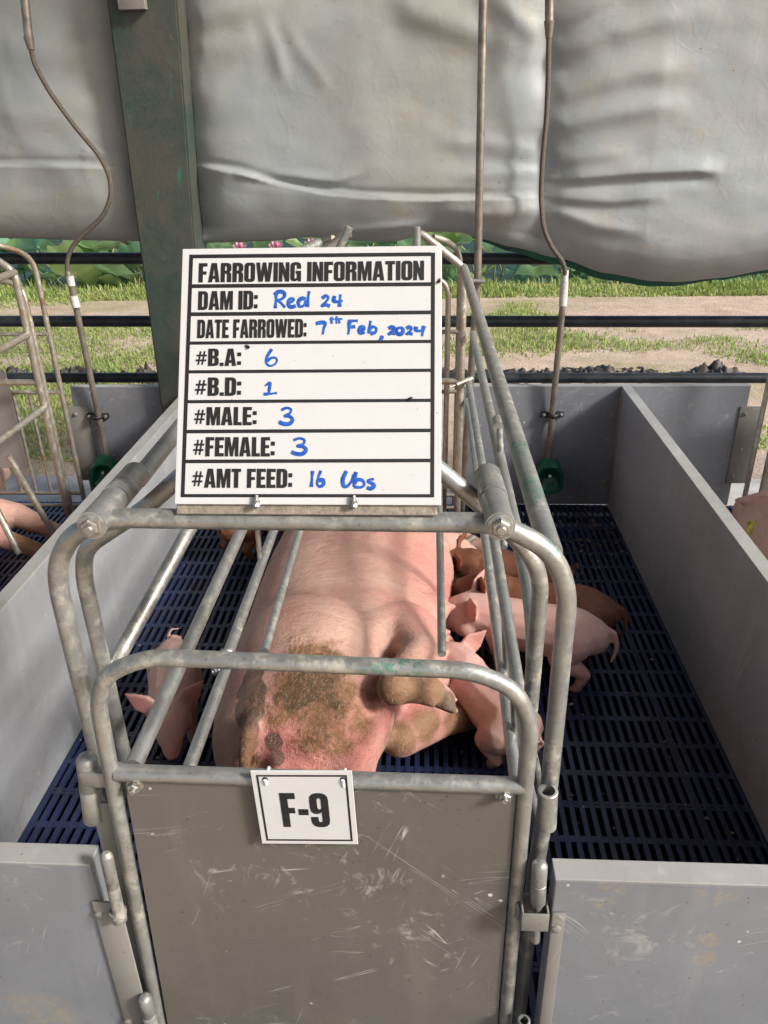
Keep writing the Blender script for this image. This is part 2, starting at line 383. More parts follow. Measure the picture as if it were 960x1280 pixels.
    def mesh(s, name, smooth=True, ang=40):
        bmesh.ops.recalc_face_normals(s.bm, faces=s.bm.faces[:])
        me = bpy.data.meshes.new(name); s.bm.to_mesh(me); s.bm.free()
        if smooth:
            me.shade_smooth()
            if ang: me.set_sharp_from_angle(angle=R(ang))
        return me

def fillet(pts, fil, seg=7):
    if not fil: return pts
    out = [pts[0]]
    for i in range(1, len(pts)-1):
        p = pts[i]; a = (pts[i-1]-p); b = (pts[i+1]-p)
        f = fil[i] if isinstance(fil, (list, tuple)) else fil
        f = min(f, a.length*.49, b.length*.49)
        A = p+a.normalized()*f; B = p+b.normalized()*f
        for k in range(seg+1):
            t = k/seg; out.append(A*(1-t)**2 + p*2*t*(1-t) + B*t*t)
    out.append(pts[-1]); return out

def root_of(o):
    while o.parent: o = o.parent
    return o
def tag(o, label=None, cat=None, group=None, kind=None):
    for k, v in (('label', label), ('category', cat), ('group', group), ('kind', kind)):
        if v: o[k] = v
    return o
def empty(name, loc, label=None, cat=None, group=None):
    o = bpy.data.objects.new(name, None); o.location = loc; o.empty_display_size = .05; col.objects.link(o)
    return tag(o, label, cat, group)
def obj(name, mb, mat, parent=None, origin=None, smooth=True, ang=40):
    """link a mesh built in world coordinates, with its vertices made relative to its thing's base"""
    me = mb.mesh(name, smooth, ang) if isinstance(mb, MB) else mb
    o = bpy.data.objects.new(name, me); col.objects.link(o)
    if parent is not None:
        off = V(root_of(parent).location); o.parent = parent
    else:
        off = V(origin) if origin is not None else V((0, 0, 0)); o.location = off
    if off.length: me.transform(Matrix.Translation(-off))
    if mat is not None and not me.materials: me.materials.append(M_[mat] if isinstance(mat, str) else mat)
    return o
def copy_tree(o, parent=None):
    c = o.copy(); col.objects.link(c)
    if parent is not None: c.parent = parent
    for ch in [q for q in col.objects if q.parent == o]: copy_tree(ch, c)
    return c
def remesh(mb, voxel, smooth_it=3):
    """join overlapping shapes into one continuous skin"""
    me = mb.mesh('skin', False); o = bpy.data.objects.new('skin_tmp', me); col.objects.link(o)
    r = o.modifiers.new('r', 'REMESH'); r.mode = 'VOXEL'; r.voxel_size = voxel
    s = o.modifiers.new('s', 'SMOOTH'); s.iterations = smooth_it; s.factor = .5
    dg = bpy.context.evaluated_depsgraph_get(); dg.update()
    out = bpy.data.meshes.new_from_object(o.evaluated_get(dg)); bpy.data.objects.remove(o)
    out.shade_smooth(); return out
def vattr(me, name, fn):
    a = me.attributes.new(name, 'FLOAT', 'POINT'); a.data.foreach_set('value', [max(0., min(1.5, fn(v.co))) for v in me.vertices])

# ------------------------------------------------------------------ key dimensions
XL, XR, YF, YB, HW, TH = -.89, .745, .75, 2.885, .50, .035
GZ = -.15
exec_sections = []

# ------------------------------------------------------------------ setting: ground, pond, floors
mb = MB()
N = 60
mb.box((-400, -60, GZ-.5), (400, 8.6, GZ)); mb.box((-400, 60, GZ-.5), (400, 900, GZ))
tag(obj('ground', mb, 'soil', smooth=False), kind='structure')
mb = MB(); mb.quad([(-400, 8.6, GZ-.25), (400, 8.6, GZ-.25), (400, 60, GZ-.25), (-400, 60, GZ-.25)])
tag(obj('pond_water', mb, 'water', smooth=False), kind='structure')
mb = MB(); mb.box((-6, YB+.03, GZ), (6, 3.42, GZ+.03), .005)
tag(obj('concrete_walkway', mb, 'concrete', smooth=False), kind='structure')
mb = MB(); mb.box((-2.8, .3, GZ), (2.7, YB+.02, GZ+.006))
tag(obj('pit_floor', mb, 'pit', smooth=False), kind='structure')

def slat_floor(x0, x1):
    mb = MB(); pitch, bar, h = .0236, .0125, .03
    y0, y1 = YF-.02, YB
    row = .0975
    n = int((x1-x0)/pitch)
    off = (x1-x0-n*pitch)/2
    for i in range(n+1):
        x = x0+off+i*pitch
        wide = bar*.5+ (.0035 if i % 16 == 0 else 0)
        mb.box((x-wide, y0, -h), (x+wide, y1, 0), .0016)
    k = 0; y = y1-.012
    while y > y0:
        seam = (k % 4 == 0)
        if seam:
            mb.box((x0, y-.0095, -h+.004), (x1, y-.0012, -.0012)); mb.box((x0, y+.0012, -h+.004), (x1, y+.0095, -.0012))
        else:
            mb.box((x0, y-.0085, -h+.004), (x1, y+.0085, -.0012))
        # little drain studs on the cross ribs' mid line
        k += 1; y -= row
    return mb
for x0, x1 in ((XL, XR), (XL-TH-1.62, XL-TH), (XR+TH, XR+TH+1.62)):
    tag(obj('slatted_floor', slat_floor(x0, x1), 'slat', smooth=False), kind='structure')

# unseen barn roofing, added to block overhead sky; right edge cut to let sun in
mb = MB(); nn = 320
za, zb2 = 3.75, 4.35
top_, bot_ = [], []
for i in range(nn+1):
    x = -9.0+10.9*i/nn; w = .018*math.sin(x*2*math.pi/.19)
    top_.append([mb.bm.verts.new((x, y, z+w)) for y, z in ((-4.5, za), (0, zb2), (4.2, za))])
for A, B in zip(top_, top_[1:]):
    for k in range(2): mb.bm.faces.new((A[k], B[k], B[k+1], A[k+1]))
tag(obj('unseen_roof', mb, 'unseen_roof'), kind='structure')

# ------------------------------------------------------------------ pen walls
def panel(name, a, b, label, cat, group=None, mat='pvc', edge=True, bev=.003):
    a, b = V(a), V(b); root = empty(name, ((a.x+b.x)/2, (a.y+b.y)/2, 0), label, cat, group)
    top = b.z
    mb = MB(); mb.box(a, (b.x, b.y, top-.004) if edge else b, 0.0015); obj('sheet', mb, mat, root, smooth=False)
    if edge:
        mb = MB(); mb.box((a.x-.0006, a.y-.0006, top-.0035), (b.x+.0006, b.y+.0006, top), .001); obj('edge_strip', mb, 'pvc_edge', root, smooth=False)
    return root
G_PART = 'grey partitions between the pens'
pl = panel('pen_partition', (XL-TH, YF-.0, .0), (XL, YB-.002, HW), 'long grey partition left of the crate, its inner side lit and striped by bar shadows', 'partition', G_PART, 'pvc_side')
pr = panel('pen_partition', (XR, YF, .0), (XR+TH, YB-.002, HW), 'long grey partition right of the crate, its near side in shadow', 'partition', G_PART, 'pvc_side')
for p_, sx in ((pl, 1), (pr, -1)):                       # small fixing angles at the far corner
    xw = XL if sx > 0 else XR
    for z in (.38, .10):
        mb = MB(); mb.box((xw+sx*.001, YB-.006, z-.02), (xw+sx*.035, YB-.002, z+.02), .001)
        mb.hexbolt((xw+sx*.022, YB-.006, z), (0, -1, 0), .006, .004); obj('corner_bracket', mb, 'plate', p_)
    mb = MB(); mb.box((xw+sx*.0005, YB-.03, .02), (xw+sx*.004, YB-.003, HW-.03), .001); obj('corner_strip', mb, 'plate', p_, smooth=False)
XCL, XCR = -.445, .168                                  # crate legs
gb = 'grey sheets along the far end of the pens'
panel('pen_wall', (.15, YB, 0), (XR+TH, YB+.03, HW), 'grey pen end sheet behind the piglets, carrying the right drinker pipe', 'pen wall', gb)
panel('pen_wall', (XL-TH, YB, 0), (-.42, YB+.03, HW), 'short grey pen end sheet mostly hidden behind the white information board', 'pen wall', gb)
w3 = panel('pen_wall', (-1.395, YB, 0), (XL-TH-.003, YB+.03, HW), 'grey pen end sheet left of the green post, carrying the left drinker pipe', 'pen wall', gb)
w4 = panel('pen_wall', (XR+TH+.003, YB, 0), (1.225, YB+.03, HW), 'grey pen end sheet at right edge with a tall bolted bracket plate', 'pen wall', gb)
for rt, x, s in ((w3, -1.37, 1), (w4, 1.20, -1)):
    mb = MB(); mb.box((min(x, x-s*.06)+ .0, YB-.006, .10), (max(x, x-s*.06)+.03, YB-.001, .42), .0015)
    for z in (.39, .13): mb.hexbolt((x-s*.02, YB-.006, z), (0, -1, 0), .007, .004)
    obj('bracket_plate', mb, 'plate', rt)
# low front sheets either side of the gate
gf = 'low grey sheets at the near end of the pen'
fl = panel('front_sheet', (-1.3, YF-TH, 0), (-.455, YF-.003, HW), 'low grey sheet left of the gate, pale scuffs and a bolted hinge plate', 'pen wall', gf)
fr = panel('front_sheet', (.178, YF-TH, 0), (1.4, YF-.003, HW), 'low blue grey scratched sheet right of the gate with a brown stain', 'pen wall', gf)

# ------------------------------------------------------------------ farrowing crate
crate = empty('farrowing_crate', (-.139, .78, 0), 'galvanised tube farrowing crate with hinged gate round the lying sow', 'farrowing crate')
YA, RA = .785, .0119
def arch(pts, r, fil, Y=None):
    mb = MB(); mb.tube(pts, r, fil, 18); return mb
obj('rear_arch', arch([(-.448, YA, .02), (-.4445, YA, .905), (-.437, YA, .94), (-.413, YA, .976), (-.365, YA, .998), (.085, YA, .995), (.147, YA, .960), (.170, YA, .905), (.172, YA, .60), (.165, YA, .43), (.160, YA, .02)], RA, .03), 'galv', crate)
YBR = .905
obj('braced_arch', arch([(-.470, YBR, .02), (-.473, YBR, .845), (-.462, YBR, .890), (-.425, YBR, .915), (-.37, YBR, .950), (-.22, YBR, 1.08), (-.06, YBR, 1.08), (.10, YBR, .935), (.158, YBR, .865), (.160, YBR, .02)], .0116, .04), 'galv', crate)
# hinge sleeves joining the two arches along the crate
for sx, x0, z0, x1, z1 in ((-1, -.371, .995, -.386, .975), (1, .083, .998, .083, .975)):
    a = V((x0, YA-.036, z0+.010)); b = V((x1, YBR+.03, z1+.012)); d = (b-a).normalized()
    mb = MB(); mb.tube([a+d*.004, a+(b-a)*.48], .0165, 0, 20); mb.tube([a+(b-a)*.49, b], .0175, 0, 20)
    s = obj('hinge_sleeve', mb, 'galv', crate)
    mb = MB(); mb.hexbolt(a+d*.004, -d, .0105, .008); obj('bolt', mb, 'bolt', s, ang=30)
# long rails on both sides
def railp(pts, r, fil=.06):
    return obj('side_rail', MB().tube(pts, r, fil, 16), 'galv', crate)
def rail(x, z, y0, y1, r=.0118, x1=None, z1=None, mat='galv'):
    mb = MB(); mb.tube([(x, y0, z), (x if x1 is None else x1, y1, z if z1 is None else z1)], r, 0, 16); return obj('side_rail', mb, mat, crate)
YH = 2.62
rail(-.386, .978, YBR+.03, YH, .0125)
rail(.146, .957, YA, YH, .0138, .124, .98)
railp([at(136, 846, Y=YBR), at(153, 812, Y=.925), (-.385, 1.12, .812), (-.385, YH, .812)], .0116, .03)
railp([(.159, YBR, .69), (.159, .935, .745), (.160, 1.02, .765), (.160, YH, .765)], .0115)
rail(-.385, .640, .757, YH)
rail(.150, .605, .82, YH, .0108)
rail(.150, .455, .90, YH, .0108, .15, .53)
rail(-.385, .455, .90, 1.25, .0112)
rail(-.385, .470, 1.22, YH, .0112, -.38, .49)
rail(-.305, .497, 1.205, 2.3, .0085, -.30, .545)
rail(.036, .490, 1.215, 2.3, .0085, .04, .60)
# bowed lower finger bars on the right side
for y, x_ in ((1.0, .215), (1.16, .23), (1.7, .23)):
    mb = MB(); mb.tube([(.152, y+.05, .60), (.16, y+.03, .46), (x_, y, .25), (x_+.01, y-.02, .03)], .009, .06, 14); obj('finger_bar', mb, 'galv', crate)
# bracket where the lower left rail is joined
mb = MB(); p = at(283, 828, X=-.385); mb.tube([p+V((0, .0, -.008)), p+V((.055, .012, -.018))], .007, 0, 12); mb.tube([p+V((-.006, -.012, -.012)), p+V((.0, .02, .012))], .015, 0, 16)
mb.hexbolt(p+V((-.014, -.016, -.006)), V((-.8, -.6, 0)), .010, .006); obj('rail_clamp', mb, 'galv', crate)
mb = MB(); p = at(323, 668, Y=.80); mb.tube([p+V((0, 0, .03)), at(325, 697, Y=.80)], .0032, 0, 10); obj('hanger_pin', mb, 'bolt', crate)
mb = MB(); p = at(616, 530, X=.152); mb.tube([p+V((.012, -.02, 0)), p+V((.012, .03, 0))], .012, 0, 14); mb.tube([p+V((.012, -.04, -.0)), p+V((.0, -.35, -.12))], .007, 0, 10); obj('rail_clamp', mb, 'galv', crate)

# gate: frame with board, hinges, bolts
YG = .735
gate = obj('gate', MB().tube([(-.424, YG, .04), (-.402, YG, .765), (-.385, YG, .81), (-.33, YG, .838), (.058, YG, .826), (.112, YG, .798), (.131, YG, .745), (.131, YG, .04)], .0105, .045, 18)
           .tube([(-.398, YG, .651), (.129, YG, .645)], .0112, 0, 16).tube([(-.42, YG, .06), (.13, YG, .06)], .0112, 0, 16), 'galv', crate)
mb = MB(); a, b, c, d = (-.388, .640), (.119, .634), (.119, .07), (-.408, .07)
t = bmesh.new(); f = t.faces.new([t.verts.new((x, YG-.004, z)) for x, z in (a, b, c, d)]); e = bmesh.ops.extrude_face_region(t, geom=[f])
bmesh.ops.translate(t, verts=[v for v in e['geom'] if isinstance(v, bmesh.types.BMVert)], vec=(0, .010, 0)); mb.add(t)
obj('gate_board', mb, 'board', gate, smooth=False)
for px, py in ((169, 981), (630, 992)):
    mb = MB(); q = at(px, py, Y=YG-.005); mb.hexbolt(q, (0, -1, 0), .0085, .007); obj('bolt', mb, 'bolt', gate, ang=30)
for px, py in ((205, 1282), (612, 1287)):
    pass
# hinge knuckle on the left, welded web
def knuckle(p0, p1, r, top=True):
    mb = MB(); p0, p1 = V(p0), V(p1); d = (p1-p0).normalized(); L = (p1-p0).length
    mb.lathe(p0, d, [(0, 0), (0, r*.9), (.002, r), (L*.48, r), (L*.49, r*.93), (L*.51, r*.93), (L*.52, r), (L-.008, r), (L-.003, r*.8), (L, r*.45), (L, 0)], 20); return mb
mb = knuckle((-.452, YG+.012, .550), (-.440, YG+.012, .668), .0138)
mb.box((XCL-.004, YG-.004, .625), (-.395, YG+.02, .652), .004)
obj('gate_hinge', mb, 'galv', crate)
mb = knuckle(at(150, 1148, Y=YF-.045), at(132, 1066, Y=YF-.045), .0085)
mb.lathe(at(150, 1150, Y=YF-.045), V((0, 0, 1)), [(0, 0), (0, .010), (.014, .010), (.014, .0118), (.019, .0118), (.019, 0)], 18)
obj('drop_pin', mb, 'galv', crate)
mb = MB(); q = at(683, 1032, Y=YA-.02); q2 = at(685, 988, Y=YA-.02); mb.pipe_open(q, q2, .0135, .0095); obj('pin_socket', mb, 'galv', crate)
mb = knuckle(at(672, 1128, Y=YF-.03), at(675, 1077, Y=YF-.03), .0105); mb.tube([at(669, 1175, Y=YF-.03), at(672, 1128, Y=YF-.03)], .0068, 0, 14); obj('drop_pin', mb, 'galv', crate)
# square latch keeper round the pin
mb = MB(); c = at(667, 1140, Y=YF-.03); w, dth, h, tk = .0185, .017, .017, .0028
for a, b in (((-w, -dth, -h), (w, -dth+tk, h)), ((-w, dth-tk, -h), (w, dth, h)), ((-w, -dth+tk+.0002, -h), (-w+tk, dth-tk-.0002, h)), ((w-tk, -dth+tk+.0002, -h), (w, dth-tk-.0002, h))):
    mb.box(c+V(a), c+V(b), .0008)
mb.box(c+V((-w-.006, -.004, -h+.004)), c+V((-w-.0005, .004, h-.004)), .001)
obj('latch_keeper', mb, 'plate', crate)
mb = MB(); q = at(655, 1275, Y=YF-.04); mb.pipe_open(q-V((0, 0, .07)), q, .0095, .0065); obj('pin_socket', mb, 'galv', crate)
mb = MB(); q = at(180, 1245, Y=YF-.045); 
obj('drop_pin', knuckle(q-V((0, 0, .09)), q, .0105), 'galv', crate)
# flat posts between the sheets and the gate legs
mb = MB(); mb.box((-.449, YG+.008, .0), (-.414, YG+.014, .585), .001); obj('hinge_strip', mb, 'plate', crate, smooth=False)
# plates on the front sheets
mb = MB(); q0, q1 = at(115, 1127, Y=YF-TH-.003), at(165, 1300, Y=YF-TH-.003)
mb.box((q0.x, YF-TH-.0045, .05), (-.424, YF-TH-.0008, q0.z), .001)
for px, py in ((124, 1143), (160, 1277)): mb.lathe(at(px, py, Y=YF-TH-.0045), (0, -1, 0), [(0, 0), (0, .007), (.002, .0065), (.0035, .004), (.0035, 0)], 14)
obj('hinge_plate', mb, 'plate', fl)
mb = MB(); q0 = at(707, 1142, Y=YF-TH-.003)
mb.box((.1785, YF-TH-.0045, .05), (q0.x, YF-TH-.0008, q0.z), .001)
for px, py in ((695, 1161),): mb.lathe(at(px, py, Y=YF-TH-.0045), (0, -1, 0), [(0, 0), (0, .007), (.002, .0065), (.0035, .004), (.0035, 0)], 14)
obj('hinge_plate', mb, 'plate', fr)

# head end of a crate, standing at the far wall
def crate_head(root, xl, xr, full=True):
    mat = 'galv_old'
    cx = (xl+xr)/2; w = xr-xl
    obj('head_arch', MB().tube([(xr, YH, 0), (xr, YH, .98), (xr-.135, YH, 1.085), (xr-.16, YH, 1.09)], .013, .03, 16), mat, root)
    obj('head_arch', MB().tube([(xl, YH, 0), (xl, YH, .98), (xl+.135, YH, 1.085), (xl+.16, YH, 1.09)], .013, .03, 16), mat, root)
    obj('head_hoop', MB().tube([(xr-.045, YH+.12, .02), (xr-.045, YH+.12, .93), (xl+.045, YH+.12, .93), (xl+.045, YH+.12, .02)], .0095, .07, 14), mat, root)
    obj('outer_hoop', MB().tube([(xr-.005, YH+.16, .02), (xr-.005, YH+.16, 1.01), (xr-.06, YH+.05, 1.06), (xr-.10, YH+.02, 1.075)], .0095, .08, 14), mat, root)
    obj('outer_hoop', MB().tube([(xl+.005, YH+.16, .02), (xl+.005, YH+.16, 1.01), (xl+.06, YH+.05, 1.06), (xl+.10, YH+.02, 1.075)], .0095, .08, 14), mat, root)
    mb = MB()
    for z in (.045, .10, .52, .74): mb.tube([(xl, YH+.135, z), (xr, YH+.135, z)], .0075, 0, 10)
    x = xl+.05
    while x < xr-.02:
        mb.tube([(x, YH+.137, .10), (x, YH+.137, .52)], .006, 0, 10); x += .062
    obj('head_grille', mb, mat, root)
    mb = MB(); mb.box((xl+.15, YH+.06, .24), (xr-.15, YH+.068, .62), .002); obj('feeder_board', mb, 'plate', root, smooth=False)
    obj('cross_bar', MB().tube([(xl, YH, .60), (xr, YH, .60)], .011, 0, 14), mat, root)
crate_head(crate, -.40, .124)
for a, b in (((521, 283), (521, 345)), ((437, 284), (408, 345))):
    obj('stub_tube', MB().tube([at(*a, Y=2.55), at(*b, Y=2.55)], .0125, 0, 16), 'galv', crate)
mb = MB(); mb.tube([at(398, 304, Y=2.6), at(372, 318, Y=2.5)], .016, 0, 16); mb.lathe(at(399, 303.5, Y=2.6), (1, .4, .3), [(0, 0), (0, .012), (.004, .011), (.004, 0)], 14); obj('stub_tube', mb, 'galv', crate)
# small side catch on the head leg
mb = MB(); q = at(590, 473, Y=YH-.02); q2 = at(570, 481, Y=YH-.05); mb.tube([q, q2], .009, 0, 12); mb.tube([q2, q2+(q2-q)*.4], .004, 0, 10); obj('catch', mb, 'galv_old', crate)
mb = MB(); mb.tube([at(566, 688, Y=2.3), at(592, 672, Y=2.4)], .012, 0, 12); obj('catch', mb, 'galv_old', crate)

def neighbour(xl, xr, label):
    root = empty('farrowing_crate', ((xl+xr)/2, YH, 0), label, 'farrowing crate', 'farrowing crates in the next pens')
    crate_head(root, xl, xr)
    obj('rear_arch', MB().tube([(xl, .84, .02), (xl, .84, .92), (xl+.08, .84, 1.0), (xr-.08, .84, 1.0), (xr, .84, .92), (xr, .84, .02)], .0128, .05, 16), 'galv_old', root)
    for x in (xl, xr):
        for z in (.98, .77, .505):
            obj('side_rail', MB().tube([(x, .85, z), (x, YH, z)], .0118, 0, 14), 'galv_old', root)
    return root
nl = neighbour(-1.98, -1.375, 'rusty tube crate at left edge with a grey feeder board')
nr = neighbour(1.235, 1.84, 'tube crate at right edge standing over the pig with a yellow tag')
q = at(10, 570, X=-1.37); q2 = at(62, 658, X=-1.30)
obj('brace_leg', MB().tube([q, q2, q2+(q2-q)*.25], .011, 0, 14), 'galv_old', nl)
q = at(0, 645, X=-1.37); q2 = at(24, 692, X=-1.32)
obj('brace_leg', MB().tube([q-(q2-q)*.8, q2], .011, 0, 14), 'galv_old', nl)
q = at(922, 655, X=1.12); q2 = at(968, 598, X=1.20)
obj('brace_leg', MB().tube([q+(q-q2)*.5, q2+(q2-q)*.8], .011, 0, 14), 'galv', nr)

# ------------------------------------------------------------------ information board
YS = .778
bl, br_ = at(218.6, 631, Y=YS), at(550.8, 631, Y=YS)
W = (br_-bl).length
ytop = YS
for i in range(400):
    yy = .6+i*.001
    if (at(552, 308.6, Y=yy)-at(229.7, 311, Y=yy)).length >= W*.995: ytop = yy; break
tl, tr = at(229.7, 311, Y=ytop), at(552, 308.6, Y=ytop)
ex = ((br_-bl)+(tr-tl)).normalized(); ey = ((tl-bl)+(tr-br_)); ey = (ey-ex*ey.dot(ex)); Hs = ey.length/2; ey.normalize(); ez = ex.cross(ey)
cen = (bl+br_+tl+tr)/4
SM = Matrix(((ex.x, ey.x, ez.x, cen.x), (ex.y, ey.y, ez.y, cen.y), (ex.z, ey.z, ez.z, cen.z), (0, 0, 0, 1)))

# condensed heavy letterforms: outer contour + holes, cap height 1
def rc(x0, y0, x1, y1, r, rev=False, n=5):
    pts = []
    for cx, cy, a0 in ((x1-r, y1-r, 0), (x0+r, y1-r, 90), (x0+r, y0+r, 180), (x1-r, y0+r, 270)):
        for k in range(n+1):
            a = R(a0+90*k/n); pts.append((cx+r*math.cos(a), cy+r*math.sin(a)))
    return pts[::-1] if rev else pts
GL = {
 'F': (.43, [[(0,0),(.21,0),(.21,.41),(.39,.41),(.39,.57),(.21,.57),(.21,.83),(.43,.83),(.43,1),(0,1)]]),
 'E': (.44, [[(0,0),(.44,0),(.44,.17),(.21,.17),(.21,.43),(.40,.43),(.40,.59),(.21,.59),(.21,.83),(.44,.83),(.44,1),(0,1)]]),
 'L': (.40, [[(0,0),(.40,0),(.40,.17),(.21,.17),(.21,1),(0,1)]]),
 'I': (.21, [[(0,0),(.21,0),(.21,1),(0,1)]]),
 'T': (.47, [[(.13,0),(.34,0),(.34,.83),(.47,.83),(.47,1),(0,1),(0,.83),(.13,.83)]]),
 'A': (.57, [[(0,0),(.20,0),(.22,.18),(.35,.18),(.37,0),(.57,0),(.42,1),(.15,1)], [(.237,.33),(.285,.80),(.333,.33)]]),
 'N': (.52, [[(0,0),(.18,0),(.18,.48),(.33,0),(.52,0),(.52,1),(.34,1),(.34,.52),(.19,1),(0,1)]]),
 'M': (.68, [[(0,0),(.17,0),(.17,.66),(.27,0),(.41,0),(.51,.66),(.51,0),(.68,0),(.68,1),(.43,1),(.34,.42),(.25,1),(0,1)]]),
 'W': (.82, [[(.12,0),(.34,0),(.41,.48),(.48,0),(.70,0),(.82,1),(.63,1),(.58,.42),(.50,1),(.32,1),(.24,.42),(.19,1),(0,1)]]),
 'O': (.53, [rc(0,0,.53,1,.17), rc(.21,.15,.32,.85,.05,True)]),
 'D': (.53, [[(0,0),(.33,0),(.44,.03),(.51,.11),(.53,.22),(.53,.78),(.51,.89),(.44,.97),(.33,1),(0,1)], [(.21,.16),(.21,.84),(.27,.84),(.31,.81),(.32,.76),(.32,.24),(.31,.19),(.27,.16)]]),
 'B': (.53, [[(0,0),(.34,0),(.45,.03),(.51,.10),(.53,.2),(.53,.36),(.50,.47),(.42,.52),(.49,.57),(.52,.66),(.52,.82),(.49,.92),(.42,.98),(.32,1),(0,1)],
             [(.21,.15),(.21,.44),(.28,.44),(.32,.40),(.32,.19),(.28,.15)], [(.21,.60),(.21,.85),(.28,.85),(.31,.81),(.31,.64),(.28,.60)]]),
 'R': (.54, [[(0,0),(.21,0),(.21,.45),(.26,.45),(.31,.42),(.32,.36),(.32,0),(.53,0),(.53,.36),(.51,.46),(.44,.52),(.51,.58),(.53,.68),(.53,.80),(.50,.92),(.42,.98),(.32,1),(0,1)],
             [(.21,.59),(.21,.84),(.27,.84),(.31,.80),(.31,.63),(.27,.59)]]),
 'G': (.53, [[(.53,0),(.53,.55),(.27,.55),(.27,.40),(.32,.40),(.32,.20),(.30,.15),(.23,.15),(.21,.20),(.21,.80),(.23,.85),(.30,.85),(.32,.80),(.32,.66),(.53,.66),(.53,.80),(.51,.90),(.44,.97),(.33,1),(.20,1),(.09,.97),(.02,.90),(0,.80),(0,.20),(.02,.10),(.09,.03),(.2,0),(.29,.02),(.36,.09),(.39,0)]]),
 '9': (.53, [[(.02,.10),(.09,.03),(.20,0),(.33,0),(.44,.03),(.51,.10),(.53,.20),(.53,.80),(.51,.90),(.44,.97),(.33,1),(.20,1),(.09,.97),(.02,.90),(0,.80),(0,.58),(.02,.47),(.08,.41),(.17,.39),(.27,.41),(.32,.46),(.32,.20),(.30,.15),(.23,.15),(.21,.20),(.21,.30),(0,.30),(0,.20)],
             [(.21,.58),(.21,.80),(.23,.85),(.30,.85),(.32,.80),(.32,.58),(.30,.53),(.23,.53)]]),
 '-': (.28, [[(0,.36),(.28,.36),(.28,.53),(0,.53)]]),
 '.': (.19, [[(0,0),(.19,0),(.19,.19),(0,.19)]]),
 ':': (.19, [[(0,.06),(.19,.06),(.19,.27),(0,.27)], [(0,.56),(.19,.56),(.19,.77),(0,.77)]]),
 '#': (.58, [[(.10,.08),(.18,.08),(.21,.28),(.33,.28),(.30,.08),(.38,.08),(.41,.28),(.53,.28),(.54,.38),(.425,.38),(.45,.56),(.56,.56),(.57,.66),(.465,.66),(.49,.86),(.41,.86),(.385,.66),(.265,.66),(.29,.86),(.21,.86),(.185,.66),(.06,.66),(.05,.56),(.17,.56),(.145,.38),(.02,.38),(.01,.28),(.13,.28)],
             [(.225,.38),(.25,.56),(.37,.56),(.345,.38)]]),
 ' ': (.20, []),
}
def text_mesh(s, x0, x1, ybot, ytop_, z, M4, name='print', th=.00025):
    gap = .055; tot = sum(GL[c][0] for c in s)+gap*(len(s)-1)
    cu = bpy.data.curves.new(name, 'CURVE'); cu.dimensions = '2D'; cu.fill_mode = 'BOTH'; cu.extrude = th
    sx = (x1-x0)/tot; sy = ytop_-ybot; x = 0
    for c in s:
        w, cs = GL[c]
        for ct in cs:
            sp = cu.splines.new('POLY'); sp.points.add(len(ct)-1); sp.use_cyclic_u = True
            for p, (a, b) in zip(sp.points, ct): p.co = (x0+(x+a)*sx, ybot+b*sy, 0, 1)
        x += w+gap
    o = bpy.data.objects.new(name, cu); col.objects.link(o)
    dg = bpy.context.evaluated_depsgraph_get(); dg.update()
    me = bpy.data.meshes.new_from_object(o.evaluated_get(dg)); bpy.data.objects.remove(o)
    me.transform(M4 @ Matrix.Translation((0, 0, z))); return me
def join_meshes(ms):
    b = bmesh.new()
    for m in ms: b.from_mesh(m)
    return b

# coordinates measured on a 960-wide view of the board
def su(x, y):
    t = (y-50)/812; xl, xr = 75-28*t, 889-3*t
    return ((x-xl)/(xr-xl)-.5)*W
def sv(x, y):
    top = 53-(x-75)/815*6; return (.5-(y-top)/(806+ (x-75)/815*9))*Hs
board = empty('information_board', (cen.x, YS, bl.z), 'square white FARROWING INFORMATION board with blue handwriting, bolted above the crate arch', 'sign')
t = .0018
mb = MB(); mb.box((-W/2, -Hs/2, -t), (W/2, Hs/2, t), .0006, SM); me = mb.mesh('board_sheet', False); 
o = bpy.data.objects.new('board_sheet', me); col.objects.link(o); o.parent = board; me.transform(Matrix.Translation(-V(board.location))); me.materials.append(M_['whitespeck'])
rows = [(72, 84), (168, 180), (258, 270), (351, 361), (442, 452), (536, 546), (629, 640), (722, 733), (828, 838)]
mb = MB(); z0, z1 = t+.0000, t+.0003
def bar(x0, y0, x1, y1):
    v = [SM @ V((su(x, y), sv(x, y), z)) for z in (z0, z1) for x, y in ((x0, y0), (x1, y0), (x1, y1), (x0, y1))]
    vs = [mb.bm.verts.new(q) for q in v]
    for f in ((4, 5, 6, 7), (0, 1, 5, 4), (1, 2, 6, 5), (2, 3, 7, 6), (3, 0, 4, 7)): mb.bm.faces.new([vs[i] for i in f])
xa, xb, fw = 97, 868, 12
def lx(y): return 97-30*(y-72)/762
def rx(y): return 868-3*(y-72)/762
def poly(pts):
    vs = [mb.bm.verts.new(SM @ V((su(x, y), sv(x, y), z))) for z in (z0, z1) for x, y in pts]; n = len(pts)
    mb.bm.faces.new(vs[n:])
    for i in range(n): mb.bm.faces.new((vs[i], vs[(i+1) % n], vs[n+(i+1) % n], vs[n+i]))
poly([(lx(72), 72), (lx(72)+fw, 72), (lx(838)+fw, 838), (lx(838), 838)])
poly([(rx(72)-fw, 70), (rx(72), 70), (rx(838), 838), (rx(838)-fw, 838)])
for a, b in rows:
    poly([(lx(a)+fw+.2, a), (rx(a)-fw-.2, a-(3 if a < 750 else 0)), (rx(b)-fw-.2, b-(3 if a < 750 else 0)), (lx(b)+fw+.2, b)])
obj('frame_lines', mb, 'ink', board, smooth=False)
